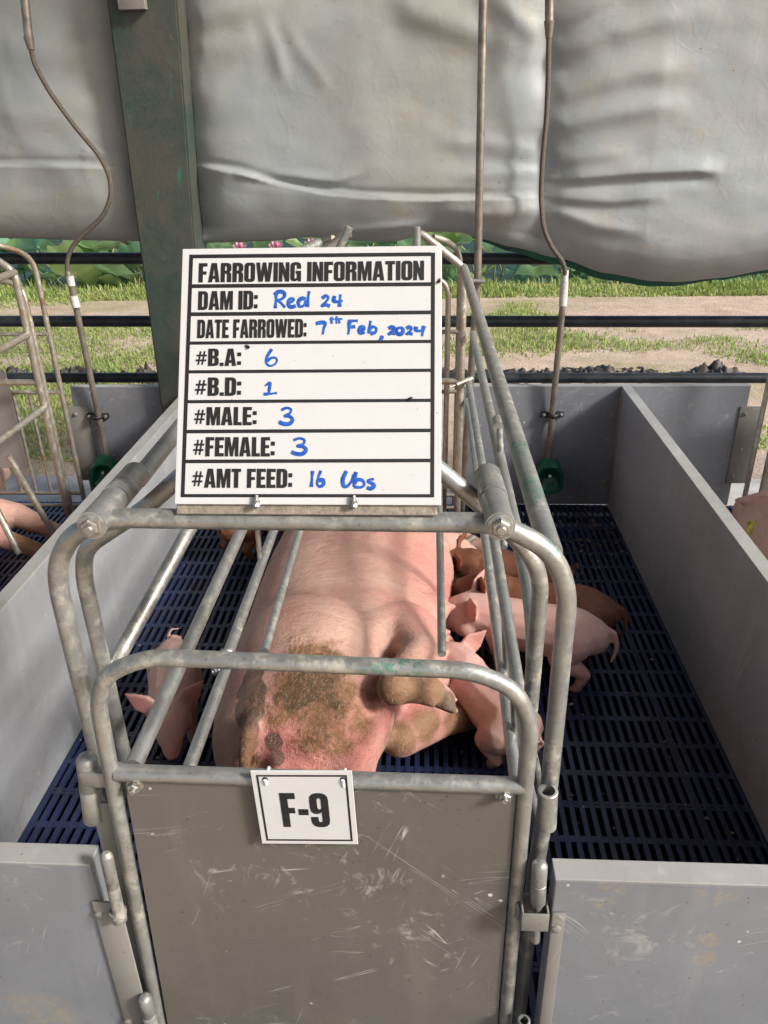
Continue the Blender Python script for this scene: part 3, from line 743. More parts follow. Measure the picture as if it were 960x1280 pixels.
PR = [('FARROWING INFORMATION', 126, 834, 160, 98), ('DAM ID:', 124, 313, 250, 190), ('DATE FARROWED:', 121, 467, 340, 281), ('#B.A:', 115, 260, 429, 374),
      ('#B.D:', 112, 260, 523, 465), ('#MALE:', 109, 309, 615, 558), ('#FEMALE:', 106, 366, 712, 652), ('#AMT FEED:', 102, 421, 809, 750)]
ms = [text_mesh(s, su(x0, yb), su(x1, yb), sv((x0+x1)/2, yb), sv((x0+x1)/2, yt), t+.0003, SM) for s, x0, x1, yb, yt in PR]
b = join_meshes(ms); mb = MB(); mb.bm.free(); mb.bm = b; obj('printed_words', mb, 'ink', board, smooth=False)

# handwriting, stroke by stroke
HW_ = [
 # Red 24
 [(372,200),(371,220),(369,246)], [(366,203),(380,193),(396,196),(398,208),(388,217),(374,221),(386,228),(400,244)],
 [(411,230),(424,224),(427,217),(418,215),(411,224),(412,238),(422,242),(434,238)],
 [(465,217),(452,215),(442,226),(445,240),(458,238),(466,222)], [(476,192),(472,215),(470,242)],
 [(517,215),(527,207),(536,212),(530,224),(515,239),(528,236),(541,240)], [(556,207),(553,223),(566,226),(581,222)], [(574,203),(572,222),(571,242)],
 # 7 th
 [(497,296),(512,292),(526,294),(522,310),(518,330)], [(546,274),(546,296)], [(540,282),(554,281)], [(562,272),(561,296)], [(561,286),(568,282),(571,295)], [(556,281),(580,281)],
 # Feb,
 [(602,290),(601,310),(598,330)], [(598,290),(614,287),(628,287)], [(600,308),(620,305)],
 [(634,319),(645,316),(646,308),(637,308),(632,318),(636,327),(650,325)], [(668,287),(665,308),(664,327)], [(665,312),(676,306),(686,312),(682,324),(668,328)], [(704,334),(702,342),(695,350)],
 # 2024
 [(724,312),(734,307),(741,312),(736,321),(724,330),(734,328),(744,330)], [(760,309),(750,313),(749,325),(758,330),(768,325),(768,313),(760,309)],
 [(780,312),(788,307),(795,312),(790,321),(779,330),(788,328),(799,330)], [(810,306),(809,317),(820,320),(832,316)], [(834,304),(831,318),(828,336)],
 # 6, 1, 3, 3
 [(358,376),(344,398),(340,416),(348,428),(364,426),(374,414),(370,404),(356,404),(344,414)],
 [(336,492),(352,482),(350,500),(348,517)], [(332,518),(352,517),(374,514)],
 [(388,568),(404,561),(418,566),(414,578),(398,586),(414,588),(423,598),(414,610),(396,611),(380,605)],
 [(426,662),(444,656),(460,661),(456,674),(438,680),(456,682),(465,692),(454,704),(434,704),(419,698)],
 # 16 lbs
 [(486,757),(484,780),(482,806)], [(512,756),(504,776),(500,796),(508,805),(520,798),(518,785),(506,786)],
 [(592,757),(581,782),(583,802),(594,804),(608,788),(614,768)], [(622,760),(617,784),(615,806)], [(616,796),(626,784),(642,786),(648,798),(638,807),(616,806)],
 [(678,782),(664,784),(660,790),(674,796),(678,804),(668,811),(656,808)],
]
def smooth_path(p, n=6):
    p = [V((a, b)) for a, b in p]
    if len(p) < 3: return p
    out = []
    for i in range(len(p)-1):
        p0 = p[max(0, i-1)]; p1 = p[i]; p2 = p[i+1]; p3 = p[min(len(p)-1, i+2)]
        for k in range(n):
            u = k/n; out.append(.5*((2*p1)+(p2-p0)*u+(2*p0-5*p1+4*p2-p3)*u*u+(3*p1-p0-3*p2+p3)*u**3))
    return out+[p[-1]]
lines_ = {}
for i, st in enumerate(HW_):
    key = sum(1 for a, b in rows if b < st[0][1]); mb = lines_.setdefault(key, MB())
    pth = smooth_path(st); pts = [V((su(a, b), sv(a, b), 0)) for a, b in pth]
    tm = MB(); rr = .0019 if st[0][0] < 540 and 350 < st[0][1] < 530 else .0024
    if 255 < st[0][1] < 300 and 535 < st[0][0] < 582: rr = .0016
    ra = random.random()*6
    tm.tube(pts, (lambda u, ra=ra, rr=rr: rr*(.85+.22*math.sin(u*5+ra))), 0, 10)
    tm.bm.transform(SM @ Matrix.Translation((0, 0, t+.00012+i*.000004)) @ Matrix.Diagonal((1, 1, .16, 1)))
    mb.add(tm.bm)
for mb in lines_.values(): obj('handwriting', mb, 'marker', board)
mb = MB(); mb.box((-W/2+.001, -Hs/2-.011, -.006), (W/2-.004, -Hs/2+.002, -t-.0005), .001, SM); obj('mounting_bar', mb, 'beige', board, smooth=False)
for u in (322, 443):
    mb = MB(); q = SM.inverted() @ at(u, 634, Y=YS); q = SM @ V((q.x, -Hs/2+.001, t)); mb.hexbolt(q-ez*.001, ez, .0035, .004)
    mb.tube([q+ez*.004-ey*.004, q+ez*.004+ey*.009], .0022, 0, 10); mb.lathe(q+ez*.004-ey*.004, ey, [(0, 0), (0, .0042), (.004, .0042), (.004, 0)], 6); obj('bolt', mb, 'bolt', board, ang=30)
for dx in (-.09, .08):
    obj('back_stay', MB().tube([SM @ V((dx, -Hs/2+.02, -.006)), V((cen.x+dx, YBR, 1.08))], .005, 0, 10), 'galv', board)

def fly(px, py, ang, label):
    q = SM.inverted() @ at(px, py, Y=YS); 
    r = (at(px, py, Y=1.0)-V((0, 0, CH))).normalized(); o_ = V((0, 0, CH)); k = (cen-o_).dot(ez)/r.dot(ez); q = o_+r*k
    q = q+ez*(t+.0012); d = (ex*math.cos(ang)+ey*math.sin(ang)); s_ = ez.cross(d)
    mb = MB(); mb.hull([(q-d*.0022, .0009), (q+d*.0005, .0013)], 1); mb.ball(q+d*.0022, .001, 1)
    for s in (-1, 1):
        for k in (-.6, .2, 1):
            mb.tube([q+d*.001*k, q+d*.0016*k+s_*s*.0022-ez*.0011], .00018, 0, 5)
        mb.quad([q+ez*.001, q-d*.0034+s_*s*.0004+ez*.001, q-d*.0036+s_*s*.0016+ez*.0008, q-d*.0008+s_*s*.0015+ez*.001])
    tag(obj('fly', mb, 'fly', origin=q), label, 'fly', 'flies resting on the white board')
fly(310, 434, 2.4, 'tiny black fly on the board just above the letter A of the third line')
fly(513, 499, .5, 'tiny black fly on the board above the empty right part of the male line')
fly(549, 352, 1.2, 'tiny black fly on the right margin of the board beside the title')

# ------------------------------------------------------------------ pen number plate
YP = YG-.0135
c4 = [at(317, 964, Y=YP), at(443, 963, Y=YP), at(444.5, 1055, Y=YP), at(324, 1053, Y=YP)]
pex = ((c4[1]-c4[0])+(c4[2]-c4[3])).normalized(); pey = V((pex.z*0-pex.z, 0, pex.x)) ; pey = V((-pex.z, 0, pex.x)).normalized(); pez = pex.cross(pey)
pc = sum(c4, V())/4; PW = ((c4[1]-c4[0]).length+(c4[2]-c4[3]).length)/2; PH = ((c4[0]-c4[3]).length+(c4[1]-c4[2]).length)/2
PM = Matrix(((pex.x, pey.x, pez.x, pc.x), (pex.y, pey.y, pez.y, pc.y), (pex.z, pey.z, pez.z, pc.z), (0, 0, 0, 1)))
plate = empty('number_plate', (pc.x, YP, pc.z-PH/2), 'small white F-9 plate hung by white ties on the gate bar', 'sign')
mb = MB(); mb.box((-PW/2, -PH/2, -.0012), (PW/2, PH/2, .0012), .0005, PM); obj('plate_sheet', mb, 'white', plate, smooth=False)
mb = MB(); zz = .0012; iw = PW/2-.0065; ih = PH/2-.006; lw = .0028
for a, b in (((-iw, -ih), (-iw+lw, ih)), ((iw-lw, -ih), (iw, ih)), ((-iw+lw+.0001, -ih), (iw-lw-.0001, -ih+lw)), ((-iw+lw+.0001, ih-lw), (iw-lw-.0001, ih))):
    mb.box((*a, zz), (*b, zz+.0002), 0, PM)
obj('frame_lines', mb, 'ink', plate, smooth=False)
k = PW/126; kv = PH/91
me = text_mesh('F-9', -PW/2+(351-319)*k, -PW/2+(412-319)*k, -PH/2+(1054-1031.5)*kv, -PH/2+(1054-989)*kv, zz+.0002, PM)
b = join_meshes([me]); mb = MB(); mb.bm.free(); mb.bm = b; obj('printed_words', mb, 'ink', plate, smooth=False)
for px in (331.5, 428.5):
    q = at(px, 973, Y=YP); mb = MB(); mb.lathe(q-V((0, .0012, 0)), (0, -1, 0), [(0, 0), (0, .0036), (.0003, .0036), (.0003, 0)], 16); obj('hole', mb, 'ink', plate)
    zb = .648; mb = MB()
    mb.tube([q+V((0, -.002, .0)), V((q.x+.001, YG-.014, zb)), V((q.x+.0015, YG-.010, zb+.0125)), V((q.x+.001, YG+.006, zb+.0135)), V((q.x, YG+.0135, zb)), V((q.x, YG+.010, zb-.014)), q+V((0, .003, 0))], .0021, .006, 8)
    obj('cable_tie', mb, 'tie', plate)

# ------------------------------------------------------------------ pigs
def sow_mesh():
    mb = MB()
    sec = [(1.135, -.265, .20, .05, .06), (1.165, -.27, .20, .12, .13), (1.23, -.272, .205, .175, .18), (1.34, -.275, .205, .190, .20), (1.50, -.240, .20, .232, .198), (1.66, -.212, .185, .258, .178),
           (1.85, -.202, .178, .275, .172), (2.03, -.19, .178, .283, .174), (2.2, -.19, .185, .262, .182), (2.35, -.20, .18, .235, .175), (2.47, -.195, .165, .18, .15), (2.57, -.185, .15, .14, .125), (2.67, -.17, .13, .10, .095), (2.74, -.16, .12, .062, .06), (2.79, -.155, .115, .055, .052), (2.80, -.155, .115, .02, .02)]
    n = 40; rings = []
    for y, cx, cz, ax, az in sec:
        ring = []
        for k in range(n):
            a = 2*math.pi*k/n; c, s = math.cos(a), math.sin(a); e = .9
            x = cx+ax*math.copysign(abs(c)**e, c); z = cz+az*math.copysign(abs(s)**e, s)
            ring.append(mb.bm.verts.new((x, y, max(.0, z))))
        rings.append(ring)
    for A, B in zip(rings, rings[1:]):
        for k in range(n): mb.bm.faces.new((A[k], A[(k+1) % n], B[(k+1) % n], B[k]))
    mb.bm.faces.new(rings[0][::-1]); mb.bm.faces.new(rings[-1])
    # ham of the upper hind leg, proud of the flank
    mb.ball((-.258, 1.41, .238), 1, 4, (.192, .25, .212), Matrix.Rotation(R(18), 4, 'Z'))
    mb.hull([((-.20, 1.42, .30), .11), ((-.055, 1.585, .25), .10)], 3)
    # upper hind leg: stifle, hock, cannon, hoof
    S = at(526, 820, Z=.35); K = at(492, 860, Z=.372); F1 = at(534, 862, Z=.325); F2 = at(556, 872, Z=.285)
    mb.chain([((-.06, 1.58, .27), .085), (S, .046), (K, .038)]); mb.chain([(K, .038), (K+(F1-K)*.5, .031), (F1, .033), (F2, .024)])
    for e_ in (-.016, .016): mb.hull([(F1+V((0, e_*.4, .0)), .024), (F2+V((.004, e_, -.006)), .0165), (F2+V((.022, e_*1.1, -.022)), .010)], 2)
    mb.hull([(F1+V((-.01, -.028, -.004)), .010), (F1+V((.012, -.032, -.016)), .007)], 2)
    # lower hind leg on the floor
    S2 = at(545, 880, Z=.14); K2 = at(500, 924, Z=.125); G1 = at(556, 902, Z=.085); G2 = at(600, 893, Z=.04); G3 = at(622, 893, Z=.028)
    mb.chain([((-.12, 1.47, .14), .075), (S2, .050), (K2, .045)]); mb.chain([(K2, .045), (G1, .037), (G2, .034), (G3, .022)])
    for e_ in (-.017, .017): mb.hull([(G2+V((0, e_*.4, 0)), .026), (G3+V((.006, e_, -.002)), .016), (G3+V((.030, e_*1.1, -.010)), .010)], 2)
    # front legs
    a = V((.0, 2.33, .20)); 
    mb.chain([((-.08, 2.33, .24), .10), (at(548, 676, Z=.2), .062), (at(600, 706, Z=.13), .036), (at(640, 722, Z=.075), .030), (at(665, 735, Z=.05), .022)])
    mb.chain([((-.02, 2.40, .10), .08), (at(560, 672, Z=.08), .05), (at(610, 690, Z=.05), .034), (at(655, 704, Z=.03), .026)])
    # udder and teats along the belly
    for i in range(7):
        y = 1.60+i*.115; x = .055+.015*math.sin(i*1.7)
        mb.ball((x-.035, y, .13), .055, 3, (1, 1.15, .95)); mb.hull([((x+.005, y+.005, .125), .016), ((x+.032, y+.012, .115), .009)], 2)
        mb.ball((x-.05, y+.02, .245), .05, 3, (1, 1.15, .9)); mb.hull([((x-.012, y+.02, .25), .015), ((x+.012, y+.025, .252), .0085)], 2)
    # vulva and tail
    mb.ball(at(343, 934, Y=1.18), .024, 3, (1, .7, 1.3)); mb.hull([(at(345, 948, Y=1.15), .019), (at(347, 962, Y=1.13), .010)], 3)
    mb.chain([(at(322, 898, Y=1.21), .027), (at(310, 918, Y=1.155), .019), (at(306, 950, Y=1.13), .0145), (at(304, 985, Y=1.12), .012), (at(300, 1010, Y=1.12), .009)])
    # ears and jaw
    mb.hull([((-.26, 2.55, .27), .018), ((-.20, 2.60, .27), .016), ((-.27, 2.70, .20), .009)], 2)
    me = remesh(mb, .0085, 5)
    from mathutils.bvhtree import BVHTree
    b_ = bmesh.new(); b_.from_mesh(me); tree = BVHTree.FromBMesh(b_); b_.free()
    def on(px, py):
        o_ = V((0, 0, CH)); d_ = (at(px, py, Z=.2)-o_).normalized(); h_ = tree.ray_cast(o_, d_)[0]
        return h_ if h_ is not None else at(px, py, Z=.3)
    def soft(spec):
        ps = [(on(x, y), r, k) for x, y, r, k in spec]
        return lambda v: max(max(0, k*(1-(v-c).length/r)) for c, r, k in ps)
    vattr(me, 'dirt', soft([(392, 848, .115, 1.5), (370, 868, .10, 1.4), (408, 832, .09, 1.4), (420, 880, .115, 1.0), (375, 825, .09, 1.0), (400, 915, .12, .95), (450, 905, .10, .85), (340, 890, .09, .8), (430, 930, .10, .8)]))
    vattr(me, 'flush', soft([(370, 940, .16, 1.6), (450, 930, .16, 1.2), (520, 880, .15, 1.0), (545, 800, .18, 1.2), (555, 740, .22, 1.1), (530, 700, .2, .8), (480, 900, .1, 1.)]))
    vattr(me, 'spot', soft([(312, 862, .045, 2), (310, 890, .05, 2), (316, 845, .036, 2), (308, 912, .04, 2), (321, 836, .022, 2.2), (349, 827, .019, 2.4), (326, 862, .018, 2.2), (318, 880, .03, 2), (342, 928, .026, 2.0), (346, 948, .022, 1.9)]))
    vattr(me, 'hoof', soft([(563, 880, .045, 2.2), (625, 893, .06, 2.2), (604, 893, .04, 1.2)]))
    vattr(me, 'foot', soft([(490, 860, .065, 1.8), (520, 862, .055, 1.8), (545, 868, .06, 1.9), (500, 925, .07, 1.7), (535, 908, .07, 1.5), (575, 895, .10, 2), (610, 890, .12, 2.4), (306, 935, .05, 2), (304, 965, .06, 2), (640, 718, .13, 1.6)]))
    return me
sme = sow_mesh()
SB = (-.22, 1.9, 0)
sow = obj('sow', sme, m_sow('sow_skin'), origin=SB)
tag(sow, 'large pink sow lying in the middle crate, rump toward the gate, stained with manure', 'pig')
# bristles
def bristles(me, n, rnd, l0=.010, l1=.022, w=.00026, lay=None):
    hb = MB(); polys = [p for p in me.polygons if p.normal.z > -.2]
    for i in range(n):
        p = rnd.choice(polys); c = V(p.center); nrm = V(p.normal)
        d = (nrm*.45+(lay or V((-.15, -.75, -.1)))+V((rnd.uniform(-.25, .25), rnd.uniform(-.3, .3), 0))).normalized(); L = rnd.uniform(l0, l1)
        s = d.cross(nrm)
        if s.length < 1e-4: continue
        s.normalize(); s *= w
        a, b, q = hb.bm.verts.new(c-s), hb.bm.verts.new(c+s), hb.bm.verts.new(c+d*L); hb.bm.faces.new((a, b, q))
    return hb
h = bristles(sme, 9000, random.Random(3)); hm = h.mesh('bristles', False); ho = bpy.data.objects.new('bristles', hm); col.objects.link(ho); ho.parent = sow; hm.materials.append(M_['hair']); ho['kind'] = 'stuff'
s2me = sme.copy(); s2me.materials.clear(); s2me.materials.append(sme.materials[0])
s2 = bpy.data.objects.new('sow', s2me); col.objects.link(s2); s2.rotation_euler = (0, 0, R(15)); s2.location = V((1.20, 2.50, 0)) - Matrix.Rotation(R(15), 3, 'Z') @ V((-.17-SB[0], 2.66-SB[1], 0))
tag(s2, 'pink pig lying at the right edge beyond the partition with a yellow tag', 'pig')
from mathutils.bvhtree import BVHTree
M2 = Matrix.Translation(s2.location) @ Matrix.Rotation(R(15), 4, 'Z'); bb = bmesh.new(); bb.from_mesh(s2me); bb.transform(M2); tr2 = BVHTree.FromBMesh(bb); bb.free()
dd = (at(941, 659, Z=.2)-V((0, 0, CH))).normalized(); hp, hn = tr2.ray_cast(V((0, 0, CH)), dd)[:2]
if hp is not None:
    nrm = (hn - dd).normalized(); rx_ = V((1, .2, -.15)); rx_ = (rx_-nrm*rx_.dot(nrm)).normalized(); ry_ = nrm.cross(rx_)
    TM = Matrix(((rx_.x, ry_.x, nrm.x, hp.x), (rx_.y, ry_.y, nrm.y, hp.y), (rx_.z, ry_.z, nrm.z, hp.z), (0, 0, 0, 1)))
    tm = MB()
    for a, b in (((-.020, -.022), (.020, .012)), ((-.008, .0125), (.008, .024))): tm.box((*a, .004), (*b, .008), .002, TM)
    tm.lathe(TM @ V((0, .016, .008)), nrm, [(0, 0), (0, .005), (.004, .004), (.004, 0)], 12)
    tme = tm.mesh('ear_tag'); tme.transform(M2.inverted()); to = bpy.data.objects.new('ear_tag', tme); col.objects.link(to); to.parent = s2; tme.materials.append(M_['yellow'])
s3 = bpy.data.objects.new('sow', sme); col.objects.link(s3); s3.location = (SB[0]-1.65, SB[1]+.15, 0)
tag(s3, 'pink sow at the left edge, her legs stretched past the rusty crate bars', 'pig')

def piglet(name, loc, heading, mat, label, scale=1.0, pitch=0.0, head_turn=0.0, head_drop=0.0, lie=0.0, tail='curl', ear=1.0, seed=0):
    """standing piglet facing local +X; heading in degrees about Z"""
    rnd = random.Random(seed); mb = MB()
    zb = .145-lie
    body = [((-.175, 0, zb+.002), .050), ((-.125, 0, zb+.008), .066), ((-.05, 0, zb), .066), ((.03, 0, zb+.004), .064), ((.085, 0, zb+.012), .055)]
    mb.chain(body)
    mb.hull([((-.09, 0, zb-.018), .058), ((.0, 0, zb-.018), .056)], 2)
    ht = R(head_turn); hd = lambda f, s, u: V((.085+f*math.cos(ht)-s*math.sin(ht), f*math.sin(ht)+s*math.cos(ht), zb+.02+u-head_drop*f*4))
    mb.chain([(hd(0, 0, 0), .056), (hd(.055, 0, .010), .056), (hd(.085, 0, .008), .048), (hd(.125, 0, -.012), .031), (hd(.150, 0, -.018), .024)])
    mb.hull([(hd(.07, 0, -.02), .034), (hd(.12, 0, -.026), .02)], 2)
    mb.hull([(hd(.156, 0, -.018), .019), (hd(.160, 0, -.018), .0205), (hd(.163, 0, -.018), .018)], 2)
    for s in (-1, 1):
        e_ = .55+.45*ear
        b1, b2 = hd(.040, s*.052, .020), hd(.052, s*.020, .046); m1, m2 = hd(.036, s*(.052+.030*e_), .036), hd(.050, s*(.020+.030*e_), .046+.036*e_); tip = hd(.030, s*(.036+.066*e_), .046+.040*e_)
        mb.hull([(b1, .0075), (b2, .0075), (m1, .0055), (m2, .0055)], 2); mb.hull([(m1, .0052), (m2, .0052), (tip, .0034)], 2)
        # cheeks
        mb.ball(hd(.062, s*.030, -.014), .033, 2)
        fo = rnd.uniform(-.018, .018); ho_ = rnd.uniform(-.02, .02)
        zf = lambda z: z*(zb/.145) if lie else z
        mb.chain([((.055, s*.036, zb-.01), .040), ((.052+fo*.3, s*.046, zf(.082)), .023), ((.060+fo*.8, s*.046, zf(.045)), .0155), ((.060+fo, s*.046, .012), .0125)])
        mb.hull([((.060+fo, s*.046, .010), .0115), ((.073+fo, s*.046, .007), .008)], 2)
        mb.chain([((-.135, s*.030, zb-.002), .052), ((-.105+ho_*.2, s*.046, zf(.095)), .034), ((-.158+ho_*.8, s*.046, zf(.058)), .0165), ((-.140+ho_, s*.046, .012), .0125)])
        mb.hull([((-.140+ho_, s*.046, .010), .0115), ((-.127+ho_, s*.046, .007), .008)], 2)
    if tail == 'curl':
        tp = [V((-.215+.0*k-.011*k*.5, .018*math.sin(k*1.5), zb+.02+.016*math.cos(k*1.5)+.004*k)) for k in range(6)]
    else:
        tp = [V((-.210, 0, zb+.030)), V((-.229, .004, zb+.024)), V((-.238, .008, zb+.002)), V((-.238, .014, zb-.028)), V((-.231, .02, zb-.05))]
    mb.chain([(p, .0095-.0012*i) for i, p in enumerate(tp)])
    me = remesh(mb, .0046, 3)
    vattr(me, 'foot', lambda v: 1-v.z/.055)
    tipc = hd(.16, 0, -.018); e1, e2 = hd(.05, .08, .06), hd(.05, -.08, .06)
    vattr(me, 'flush', lambda v: max(1.6*(1-(v-tipc).length/.05), 1.4*(1-(v-e1).length/.06), 1.4*(1-(v-e2).length/.06), 0))
    me.materials.append(M_[mat])
    o = bpy.data.objects.new(name, me); col.objects.link(o); o.location = loc; o.rotation_euler = (0, R(pitch), R(heading)); o.scale = (scale,)*3
    tag(o, label, 'piglet', 'newborn litter in the middle pen')
    for s in (-1, 1):
        q = hd(.104, s*.030, .020); eb = MB(); eb.ball(q, .0072, 2); em = eb.mesh('eye'); eo = bpy.data.objects.new('eye', em); col.objects.link(eo); eo.parent = o; em.materials.append(M_['eye'])
    fz = bristles(me, 2600, rnd, .006, .011, .00016, V((-.8, 0, -.15))).mesh('fuzz', False); fo_ = bpy.data.objects.new('fuzz', fz); col.objects.link(fo_); fo_.parent = o; fz.materials.append(M_['fuzz' if mat == 'pigwhite' else 'fuzzbrown']); fo_['kind'] = 'stuff'
    for s in (-1, 1):
        eb = MB(); eb.ball(hd(.1655, s*.007, -.017), .0034, 1, (.6, 1, 1)); em = eb.mesh('nostril'); eo = bpy.data.objects.new('nostril', em); col.objects.link(eo); eo.parent = o; em.materials.append(M_['eye'])
    return o
def between(nose, rump): # centre and heading for a piglet lying between two floor points
    n, r_ = V(nose), V(rump); d = n-r_; return (n+r_)/2, math.degrees(math.atan2(d.y, d.x)), d.length
piglet('piglet', V((-.636, 1.528, 0)), -76, 'pigwhite', 'pale piglet standing alone left of the sow and facing the gate', .88, 0, 4, .02, 0, 'curl', 1.0, 1)
piglet('piglet', V((.275, 1.80, 0)), 164, 'pigwhite', 'pale pink piglet nursing, tail and rump toward the right, in front of the brown ones', 1.06, 0, 6, .05, 0, 'hang', .8, 2)
piglet('piglet', V((.315, 1.90, 0)), 166, 'pigbrown', 'red brown piglet nursing close behind the pale one, its drooping tail visible', 1.08, 0, 0, .05, 0, 'hang', .8, 3)
piglet('piglet', V((.235, 2.10, 0)), 172, 'pigbrown', 'red brown piglet farthest back in the nursing row, beside the foreleg of the sow', .98, 0, 0, .08, 0, 'curl', .8, 4)
piglet('piglet', V((.150, 1.545, 0)), 118, 'pigwhite', 'pale piglet pushed in beside the hind legs of the sow, behind the right bars', .98, 0, 10, .05, .03, 'curl', .7, 5)
piglet('piglet', V((-.60, 2.53, 0)), 60, 'pigbrown', 'brown piglet almost hidden behind the white board, left of the sow', .95, 0, 0, 0, 0, 'curl', .9, 6)

# ------------------------------------------------------------------ post, curtain, rails
post_y = 2.84
def quadpt(px, py, Y): q = at(px, py, Y=Y); return q
a = at(135, 15, Y=post_y); b = at(200, 500, Y=post_y); c = at(222, 15, Y=post_y); d = at(243, 300, Y=post_y)
dz = 2.75
def xl_at(z): return b.x+(a.x-b.x)*(z-b.z)/(a.z-b.z)
def xr_at(z): return d.x+(c.x-d.x)*(z-d.z)/(c.z-d.z)
post = empty('post', ((b.x+d.x)/2, post_y+.08, GZ), 'square green painted post standing in front of the grey curtain', 'post')
mb = MB(); t_ = bmesh.new()
for z in (GZ+.03, dz):
    for x, y in ((xl_at(z), post_y), (xr_at(z), post_y), (xr_at(z), post_y+.16), (xl_at(z), post_y+.16)): t_.verts.new((x, y, z))
vs = list(t_.verts)
for f in ((0, 1, 5, 4), (1, 2, 6, 5), (2, 3, 7, 6), (3, 0, 4, 7), (4, 5, 6, 7), (3, 2, 1, 0)): t_.faces.new([vs[i] for i in f])
bmesh.ops.bevel(t_, geom=[e for e in t_.edges if abs(e.verts[0].co.z-e.verts[1].co.z) > 1], offset=.006, segments=2, affect='EDGES')
bmesh.ops.subdivide_edges(t_, edges=[e for e in t_.edges if abs(e.verts[0].co.z-e.verts[1].co.z) > 1], cuts=20)
mb.add(t_); obj('shaft', mb, 'post', post)
q = at(164, 3, Y=post_y-.02); mb = MB(); mb.box(q+V((-.04, -.012, -.02)), q+V((.045, .019, .09)), .003); obj('bracket', mb, 'plate', post)

# rolled grey side curtain
edge_px = [(-260, 298), (0, 300), (100, 303), (170, 304), (255, 306), (330, 304), (385, 299), (430, 303), (490, 305), (540, 292), (575, 293), (605, 302), (640, 312), (700, 326), (760, 345), (820, 355), (850, 356), (900, 351), (960, 341), (1100, 330), (1300, 330)]
E_ = [(lambda q: (q.x, q.z))(at(x, y, Y=2.93)) for x, y in edge_px]
def zb_(x):
    for (x0, z0), (x1, z1) in zip(E_, E_[1:]):
        if x0 <= x <= x1:
            u = (x-x0)/(x1-x0); u = u*u*(3-2*u)*.6+u*.4; return z0+(z1-z0)*u
    return E_[0][1] if x < E_[0][0] else E_[-1][1]
def P(x, y): q = at(x, y, Y=2.90); return V((q.x, q.z))
FOLDS = [ # polyline, amplitude, width above, width below  (ridge, with a hollow under it)
 ([P(-200, 206), P(0, 207), P(90, 208), P(165, 209)], .014, .05, .010, 2.0),
 ([P(248, 208), P(300, 216), P(345, 229), P(400, 240), P(460, 247), P(540, 249), P(620, 248), P(684, 245)], .022, .045, .014, 2.0),
 ([P(300, 216), P(360, 222), P(420, 226), P(455, 214)], .016, .03, .016, .8),
 ([P(690, 246), P(760, 250), P(830, 243)], .014, .04, .02, .9),
 ([P(700, 224), P(780, 216), P(860, 212), P(897, 214)], .024, .05, .018, 1.0),
 ([P(690, 200), P(735, 196), P(790, 188)], .012, .035, .03, .8),
 ([P(690, 158), P(770, 140), P(860, 128)], .015, .05, .035, .8),
 ([P(690, 122), P(780, 92), P(870, 88)], .016, .05, .04, .8),
 ([P(690, 70), P(760, 40), P(900, 12)], .018, .05, .04, .8),
 ([P(690, 30), P(740, 8), P(800, -30)], .014, .04, .03, .8),
 ([P(676, 50), P(640, 20), P(600, -15)], .020, .05, .04, .8),
 ([P(676, 70), P(600, 42), P(520, 15), P(480, -10)], .016, .06, .05, .8),
 ([P(676, 190), P(610, 180), P(540, 178)], .012, .04, .04, .7),
 ([P(676, 215), P(620, 215), P(560, 224)], .010, .03, .03, .7),
 ([P(676, 262), P(610, 268), P(540, 262)], .010, .03, .03, .7),
 ([P(692, 262), P(740, 280), P(810, 290)], .012, .03, .03, .7),
 ([P(240, 25), P(300, 10), P(360, -20)], .016, .05, .05, .8),
 ([P(245, 60), P(290, 60), P(335, 40)], .012, .05, .05, .8),
 ([P(355, 100), P(345, 60), P(325, 10)], .008, .03, .03, .8),
 ([P(410, 110), P(380, 70), P(350, 20)], .006, .03, .03, .8),
 ([P(0, 60), P(60, 70), P(150, 40)], .010, .06, .06, .8),
 ([P(0, 150), P(80, 140), P(160, 110)], .012, .07, .07, .8),
 ([P(420, 292), P(480, 286), P(540, 280)], .012, .025, .02, .8),
]
def fold_d(x, z):
    y = 0.0; p = V((x, z))
    for pl_, amp, wa, wb, k in FOLDS:
        best = None
        for i, (A, B) in enumerate(zip(pl_, pl_[1:])):
            ab = B-A; u = max(0, min(1, (p-A).dot(ab)/ab.length_squared)); q = A+ab*u; dd = (p-q).length
            if best is None or dd < best[0]:
                up = (ab.x*(p-q).y-ab.y*(p-q).x)/ab.length
                if ab.x < 0: up = -up
                best = (dd, up, (i+u)/(len(pl_)-1), u)
        dd, up, s, u = best
        fade = min(1, s/.12+.25)*min(1, (1-s)/.25+.0) if s < 1 else 0
        fade = max(0, min(1, fade)); w = wa if up > 0 else wb
        if dd > (.4 if k == 2.0 else w*3.2): continue
        if k == 2.0:
            if s <= 0 or s >= 1: fade *= .6
            v = math.exp(-(up/.005)) - .45*math.exp(-((up-.016)/.014)**2) if up > 0 else math.exp(up/.085)
        elif up > 0: v = .62*math.exp(-(dd/(w*.75))**2)
        else: v = .62*math.exp(-(dd/(w*.75))**2)-.3*math.exp(-((dd-w*1.5)/w)**2)
        y += amp*v*fade
    return y
HX = at(683, 150, Y=2.85).x
